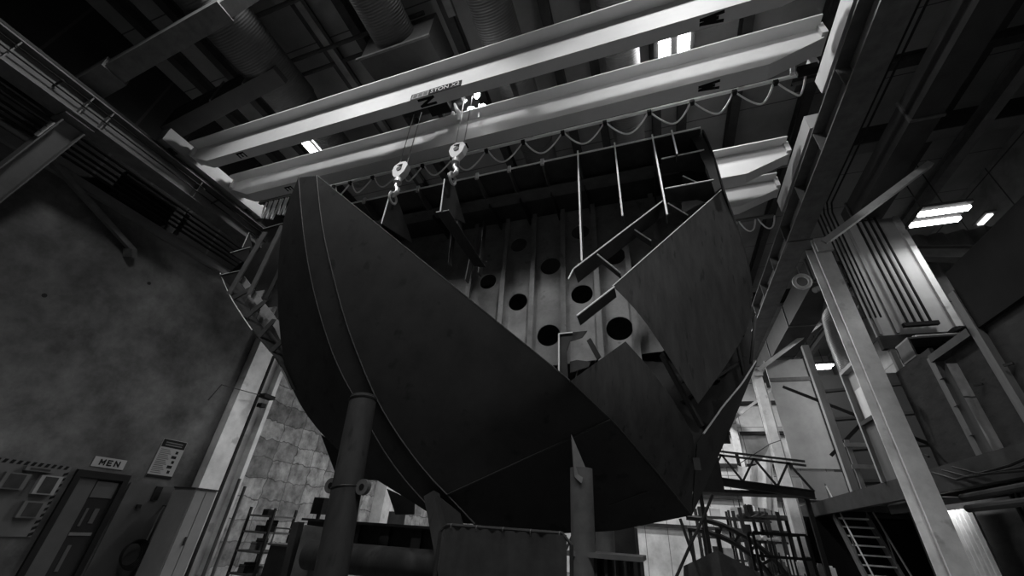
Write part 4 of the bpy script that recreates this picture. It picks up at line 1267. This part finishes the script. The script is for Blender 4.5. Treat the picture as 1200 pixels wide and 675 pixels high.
t = thing('hose_drop', (4.7, 7.6, 1), 'dark hoses hanging down beside the bright corrugated sheet', 'hose')
for k in range(4): MB().tube([(4.6, 7.75 + .12 * k, 2.6), (4.62, 7.7 + .13 * k, 1.6), (4.75, 7.4 + .2 * k, .6)], .03, 6).build('hose', 'black', t, True)
tag(MB().box(5.3, 5.4, 4.5, 12.8, 0, 2.6).build('store_partition', 'ply'), 'plywood partition under the mezzanine behind the corrugated sheets', 'partition')

# ================================================================== FAR MIDDLE
t = thing('foot_bridge', (2.4, 13, 2.8), 'black lattice footbridge beam between the hull and right columns', 'footbridge')
A0, A1 = P(822, 564, Y=13.0), P(948, 584, Y=13.0)
B0, B1 = P(842, 533, Y=13.0), P(935, 552, Y=13.0)
zb_ = (A0.z + A1.z) / 2; zt_ = zb_ + .75
x0_, x1_ = A0.x - .15, A1.x + .15
A0.z += .08; A1.z += .08
MB().ibeam((x0_, 13, A0.z), (x1_, 13, A1.z), .2, .16, .02, .02).build('bottom_chord', 'dark', t)
MB().bar((x0_, 13, A0.z + .78), (x1_, 13, A1.z + .78), .05, .05).build('top_rail', 'dark', t)
MB().bar((x0_, 13, A0.z + .68), (x1_, 13, A1.z + .68), .05, .05).build('top_rail', 'dark', t)
nn = 7
for k in range(nn):
    u0, u1 = k / nn, (k + 1) / nn
    z0 = A0.z + (A1.z - A0.z) * u0; z1 = A0.z + (A1.z - A0.z) * u1
    xx0 = x0_ + (x1_ - x0_) * u0; xx1 = x0_ + (x1_ - x0_) * u1
    if k % 2: MB().bar((xx0, 13, z0 + .08), (xx1, 13, z1 + .7), .05, .05).build('diagonal', 'dark', t)
    else: MB().bar((xx0, 13, z0 + .7), (xx1, 13, z1 + .08), .05, .05).build('diagonal', 'dark', t)
MB().box(x0_, x1_, 13, 13.8, A1.z - .02, A1.z + .06).build('walkway', 'dark', t)
for x in (x0_ + .1, x1_ - .1): MB().box(x - .05, x + .05, 13.35, 13.45, 0, A1.z - .02).build('leg', 'dark', t)
# hung cloth
t = thing('hung_cloth', (3.3, 15, 3), 'white cloth hung between the columns behind the footbridge', 'cloth')
c00, c10, c01, c11 = P(864, 545, Y=15.2), P(903, 520, Y=15.2), P(872, 590, Y=15.2), P(912, 600, Y=15.2)
vs, fs = [], []
n = 18
for j in range(n + 1):
    for i in range(n + 1):
        u, w = i / n, j / n
        q = c00.lerp(c10, u).lerp(c01.lerp(c11, u), w)
        vs.append(q + Vector((0, .1 * math.sin(u * 14 + w * 2), -.3 * math.sin(u * math.pi) * (1 - w))))
for j in range(n):
    for i in range(n): a = j * (n + 1) + i; fs.append((a, a + 1, a + n + 2, a + n + 1))
MB().add(vs, fs).build('sheet', 'sheetcloth', t, True)
MB().tube([c00 + Vector((-.6, 0, -.1)), c00, c10, c10 + Vector((.3, 0, .1))], .012, 5).build('line', 'dark', t)
# rib frames standing (curved) behind the hull
t = thing('rib_frame', (1.2, 14, 0), 'curved dark rib frame standing on the floor beyond the hull', 'rib frame')
for R in (2.15, 1.85):
    c_ = Vector((.55, 14, 0.35))
    MB().ring(c_, R, .06, (0, 1, 0), 16, 4, 0, 0).v
for R in (2.35, 2.0):
    pts = [(.55 + R * math.cos(a), 14, .4 + R * .8 * math.sin(a)) for a in [math.pi / 2 * k / 12 for k in range(13)]]
    MB().tube(pts, .07, 6).build('arc', 'dark', t)
for k in range(1, 8):
    a = math.pi / 2 * k / 8
    MB().bar((.55 + 2.0 * math.cos(a), 14, .4 + 1.6 * math.sin(a)), (.55 + 2.35 * math.cos(a), 14, .4 + 1.88 * math.sin(a)), .06, .06).build('spacer', 'dark', t)
for x in (.6, .95, 1.3): MB().box(x - .05, x + .05, 13.96, 14.04, 0, 2.05).build('upright', 'dark', t)
MB().box(.5, 3.0, 13.9, 14.1, 0, .1).build('foot', 'dark', t)
t = thing('draped_sheet', (1.0, 12, 0), 'dark cloth draped over crates under the hull corner', 'cloth')
vs, fs = [], []
for j in range(13):
    for i in range(17):
        u, w = i / 16, j / 12
        vs.append((.25 + 1.5 * u - .3 * w * (u - .5) * -1, 11.5 - .25 * w + .05 * math.sin(u * 22), 1.55 - .35 * abs(u - .5) * 2 - w * (1.15 - .3 * abs(u - .5))))
for j in range(12):
    for i in range(16): a = j * 17 + i; fs.append((a, a + 1, a + 18, a + 17))
MB().add(vs, fs).build('drape', 'cloth', t, True)
for k in range(3): tag(MB().box(.25 + .5 * k, .68 + .5 * k, 11.7, 12.2, 0, .95 + .1 * (k % 2)).box(.23 + .5 * k, .7 + .5 * k, 11.68, 12.22, .45, .5).build('crate', 'beam'), 'dark crate under the draped cloth beyond the hull', 'crate', 'crates under the cloth')
# wheeled cage
t = thing('cage_trolley', (2.2, 12.3, 0), 'black square-tube cage trolley below the footbridge', 'trolley')
cx0, cx1, cy0, cy1, cz = 1.85, 2.9, 11.9, 12.6, 1.95
for x in (cx0, cx1):
    for y in (cy0, cy1): MB().box(x - .03, x + .03, y - .03, y + .03, .15, cz).build('upright', 'black', t)
for z in (.4, 1.0, 1.5, cz):
    for y in (cy0, cy1): MB().box(cx0, cx1, y - .02, y + .02, z - .025, z + .025).build('rail', 'black', t)
MB().box(cx0, cx1, cy0, cy1, .38, .42).build('shelf', 'dark', t)
for x in (2.2, 2.55): MB().box(x - .012, x + .012, cy0 - .01, cy0 + .01, .4, cz).build('bar', 'black', t)
for x in (cx0, cx1):
    for y in (cy0, cy1): MB().tube([(x - .03, y, .08), (x + .03, y, .08)], .08, 12).build('caster', 'black', t)
tag(MB().box(2.0, 2.4, 12.1, 12.4, .42, .85).box(1.98, 2.42, 12.08, 12.42, .78, .85).build('parts_bin', 'pale'), 'pale bin standing on the shelf of the cage trolley', 'bin')
tag(MB().box(2.45, 2.8, 12.1, 12.45, .42, .75).box(2.43, 2.82, 12.08, 12.47, .68, .75).build('parts_bin', 'dark'), 'dark bin standing on the shelf of the cage trolley', 'bin')
tag(MB().box(4.0, 9.3, 16.6, 16.7, 0, 2.6).build('shade_board', 'plyd'), 'dark board added behind the steel stair to deepen the shade under the mezzanine', 'partition')  # added to hide the bright back wall and keep this space dark
t = thing('insulated_partition', (7.7, 19, 2.98), 'ribbed insulated partition on the mezzanine below the far lamp', 'partition')
MB().box(6.13, 9.3, 19.0, 19.1, 2.98, 7.9).build('sheet', 'rightw', t)
for z in (3.9, 5.0, 6.1, 7.2): MB().bar((6.13, 18.96, z), (9.3, 18.96, z + .25), .1, .06, (0, 1, 0)).build('batten', 'dark', t)
t = thing('storage_shelving', (2.9, 19.9, 0), 'dark storage shelving with boxes against the back of hall', 'shelving')
for x in (1.2, 2.4, 3.6):
    for y in (20.0, 20.8): MB().box(x - .04, x + .04, y - .04, y + .04, 0, 2.9).build('upright', 'dark', t)
for z in (.5, 1.2, 1.9, 2.6): MB().box(1.15, 3.65, 19.95, 20.85, z, z + .06).build('shelf', 'dark', t)
kinds = ('pale', 'dark', 'mid', 'white', 'black')
random.seed(11)
for z in (.57, 1.27, 1.97, 2.67):
    x = 1.3
    while x < 3.4:
        w_ = random.uniform(.16, .42); h_ = random.uniform(.18, .5); kd = random.choice(kinds)
        if not (2.32 < x + w_ and x < 2.48):
            o = MB().box(x, x + w_, 20.1, 20.6, z, z + h_).box(x - .01, x + w_ + .01, 20.09, 20.61, z + h_ * .8, z + h_ * .88).build('storage_box', kd)
            tag(o, {'pale': 'pale box on the back storage shelving', 'dark': 'dark grey box on the back storage shelving', 'mid': 'mid grey box on the back storage shelving', 'white': 'white box on the back storage shelving', 'black': 'black box on the back storage shelving'}[kd], 'box', kd + ' shelving boxes')
        x += w_ + random.uniform(.04, .15)
# ropes off the hull
def to_floor(a, b):
    d = b - a
    return a + d * (a.z / -d.z)


ca, cb = P(835, 580, Y=7.0), P(812, 632, Y=6.9)
tag(MB().tube([ca, ca.lerp(cb, .5) + Vector((0, 0, -.02)), cb, to_floor(ca, cb)], .02, 6).build('guy_chain', 'dark'), 'dark chain stretched from the hull bottom corner down to the floor', 'chain')
ca, cb = P(797, 608, Y=7.3), P(818, 668, Y=7.2)
tag(MB().tube([ca, to_floor(ca, cb)], .022, 6).build('guy_rod', 'dark'), 'dark straight rod leaning below the hull bottom corner', 'rod')
tag(MB().tube([(2.9, 17.5, 0), (2.75, 17.5, 4.6)], .06, 8).build('stand_pole', 'black'), 'tall black pole in front of the bright back wall', 'pole')
# back area racks of pipes and stock
t = thing('pipe_rack', (3.0, 16, 0), 'stock rack with stacked pipes and rods beyond the footbridge', 'rack')
for x in (2.2, 3.2):
    for y in (15.6, 17.2): MB().box(x - .05, x + .05, y - .05, y + .05, 0, 2.7).build('upright', 'dark', t)
for z in (1.1, 1.8, 2.4):
    for y in (15.6, 17.2): MB().box(2.1, 3.3, y - .04, y + .04, z, z + .06).build('arm', 'dark', t)
for k in range(10):
    x = 2.32 + (k % 5) * .17; z = (1.2, 1.9, 2.5)[k % 3]
    o = tag(MB().tube([(x, 15.2, z + .02), (x + .1, 17.6, z + .02)], .045 + .02 * (k % 2), 8).build('stock_pipe', ('mid', 'pale', 'dark')[k % 3]),
            ['grey pipe lying on the stock rack', 'pale pipe lying on the stock rack', 'dark pipe lying on the stock rack'][k % 3], 'pipe', ['grey stock pipes', 'pale stock pipes', 'dark stock pipes'][k % 3])
for k in range(14):
    x = 2.4 + random.random() * 1.0; y = 14.2 + random.random() * .6; h_ = 1.0 + random.random() * 1.2
    tag(MB().tube([(x, y, 0), (x + random.uniform(-.06, .06), y, h_)], .022, 6).ring((x, y, h_ * .5), .03, .012, (0, 0, 1), 8, 4).build('stock_rod', 'dark'), 'thin dark rod standing upright before the stock rack', 'rod', 'upright stock rods')
t = thing('work_bench', (3.0, 14.8, 0), 'long cluttered work bench below the hung cloth', 'bench')
MB().box(2.3, 4.2, 14.9, 15.5, 1.02, 1.1).build('top', 'mid', t)
for x in (2.4, 4.1): MB().box(x - .04, x + .04, 14.95, 15.45, 0, 1.02).build('leg', 'dark', t)
for k in range(8):
    x = 2.35 + .23 * k; h_ = .12 + .3 * random.random()
    tag(MB().box(x, x + .16, 15.0, 15.25, 1.1, 1.1 + h_).box(x + .04, x + .12, 15.05, 15.2, 1.1 + h_, 1.14 + h_).build('supply_tin', ('pale', 'dark', 'mid', 'white')[k % 4]),
        ['pale tin on the cluttered work bench', 'dark tin on the cluttered work bench', 'grey tin on the cluttered work bench', 'white tin on the cluttered work bench'][k % 4], 'tin', ['pale bench tins', 'dark bench tins', 'grey bench tins', 'white bench tins'][k % 4])
t = thing('upper_gallery', (3.4, 19, 2.4), 'dark gallery shelf with hanging tools far below the columns', 'gallery')
MB().box(2.6, 4.3, 18.6, 19.6, 2.6, 2.72).build('deck', 'dark', t)
for x in (2.7, 4.2): MB().box(x - .05, x + .05, 19.3, 19.4, 0, 2.6).build('post', 'dark', t)
for k in range(9): MB().tube([(2.65 + .2 * k, 18.6, 2.72), (2.65 + .2 * k, 18.6, 3.35)], .02, 6).build('baluster', 'dark', t)
MB().box(2.6, 4.3, 18.58, 18.62, 3.33, 3.38).build('top_rail', 'dark', t)
# back wall lit door/hatch spots & left background items seen under the hull
t = thing('back_locker', (-5.4, 20, 0), 'pale locker standing far behind the hull supports', 'locker')
MB().box(-7.2, -6.2, 18.0, 18.6, 0, 2.3).build('body', 'offwhite', t)
MB().box(-6.75, -6.65, 17.96, 18.0, .1, 2.2).build('door_gap', 'dark', t)
MB().box(-6.6, -6.55, 17.95, 18.0, 1.1, 1.3).build('handle', 'dark', t)
t = thing('press_machine', (-5.2, 16, 0), 'grey bench machine far behind the base girder', 'machine')
MB().box(-6.1, -5.2, 14.6, 15.2, 0, 1.5).build('base', 'mid', t)
MB().box(-6.0, -5.3, 14.7, 15.1, 1.5, 1.62).build('table', 'dark', t)
MB().box(-5.85, -5.45, 14.75, 15.05, 1.85, 2.1).build('head', 'pale', t)
MB().box(-5.75, -5.55, 14.95, 15.1, 1.62, 1.9).build('neck', 'mid', t)
tag(MB().bar((-4.2, 17.5, .2), (-2.9, 17.5, 2.6), .08, .08).build('lean_pole', 'dark'), 'dark pole leaning far behind the flat raked strut', 'pole')

# ================================================================== LIGHT FIXTURES
def fixture(x, y, z, lab, power, along='Y', L=.62, w=.2, gap=.34, seen=True):
    t = thing('high_bay_light', (x, y, z), lab, 'lamp', 'high bay lights')
    if along == 'Y':
        MB().box(x - gap - .02, x + gap + .02, y - L / 2, y + L / 2, z + .05, z + .12).build('housing', 'dark', t)
        for s_ in (-1, 1):
            MB().box(x + s_ * gap / 2 - w / 2, x + s_ * gap / 2 + w / 2, y - L / 2, y + L / 2, z, z + .05).build('tube_lamp', 'lamp', t)
    else:
        MB().box(x - L / 2, x + L / 2, y - gap - .02, y + gap + .02, z + .05, z + .12).build('housing', 'dark', t)
        for s_ in (-1, 1):
            MB().box(x - L / 2, x + L / 2, y + s_ * gap / 2 - w / 2, y + s_ * gap / 2 + w / 2, z, z + .05).build('tube_lamp', 'lamp', t)
    MB().tube([(x - .2, y, z + .12), (x - .2, y, ZC)], .012, 6).tube([(x + .2, y, z + .12), (x + .2, y, ZC)], .012, 6).build('hanger', 'dark', t)
    light('lamp_light', (x, y, z - .02), power, .7, .6, t)
    return t
fixture(-7.7, 4.8, 10.0, 'glowing twin lamp between the near crane girders at left', 85, 'Y', .62, .2, .34)
fixture(1.24, 4.82, 10.0, 'glowing twin lamp above the right half of near crane', 130, 'Y', .42, .22, .36)
fixture(6.4, 9.05, 8.0, 'glowing twin tube lamp high in the right aisle', 45, 'X', .85, .13, .36)
fixture(7.9, 22.0, 9.3, 'small glowing lamp far away in right aisle', 60, 'X', 1.0, .16, .4)
fixture(-5.5, .6, 10.1, 'twin lamp overhead behind the near crane, left one', 190)
fixture(-2.95, .6, 10.4, 'twin lamp overhead behind the near crane, middle one', 200)
fixture(1.3, .6, 10.4, 'twin lamp overhead behind the near crane, right one', 270)
fixture(5.9, 1.6, 8.3, 'unseen twin lamp added beside the box duct to light the nearest right column', 110)  # added out of view to brighten the nearest column and lining panel
fixture(7.4, 14.5, 9.2, 'added twin lamp hidden behind the plastic sheeting to light the far lining panel', 260)  # added and kept hidden; brightens the far panel and second column
fixture(.9, 12.2, 8.2, 'added twin lamp hidden behind the starboard side of hull to light the back area', 170)  # fill lamp put behind the hull for the footbridge and cloth
fixture(-3.2, 13.5, 10.0, 'twin lamp hidden above the aft end of hull', 220)
fixture(1.2, 19.5, 10.0, 'twin lamp over the far end of the hall', 700)
fixture(-8.0, 11.0, 10.0, 'twin lamp beyond the left crane end', 330)
t = thing('roof_skylight', (7.9, 10.4, 8.2), 'small bright roof light at the right edge of the twin tube lamp', 'skylight')
q = P(1155, 258, X=7.6)
MB().box(q.x - .05, q.x + .05, q.y - .18, q.y + .18, q.z, q.z + .04).build('pane', 'sky', t)
MB().box(q.x - .1, q.x + .1, q.y - .24, q.y + .24, q.z + .04, q.z + .08).build('frame', 'mid', t)

# ================================================================== CAMERA / WORLD
cd = bpy.data.cameras.new('camera')
cd.sensor_fit = 'HORIZONTAL'; cd.sensor_width = 36; cd.lens = 36 * F / 1200
cd.clip_start = .05; cd.clip_end = 200
cam = bpy.data.objects.new('camera', cd); COL.objects.link(cam)
R = Matrix(((XC[0], -XC[1], -XC[2]), (YC[0], -YC[1], -YC[2]), (UC[0], -UC[1], -UC[2])))
cam.matrix_world = Matrix.Translation((0, 0, EYE)) @ R.to_4x4()
sc = bpy.context.scene
sc.camera = cam
w = bpy.data.worlds.new('world'); sc.world = w
w.use_nodes = True
w.node_tree.nodes['Background'].inputs[0].default_value = (0, 0, 0, 1)
w.node_tree.nodes['Background'].inputs[1].default_value = 0.0
sc.view_settings.view_transform = 'Standard'
sc.view_settings.look = 'None'
sc.view_settings.gamma = 1
sc.view_settings.exposure = -0.1
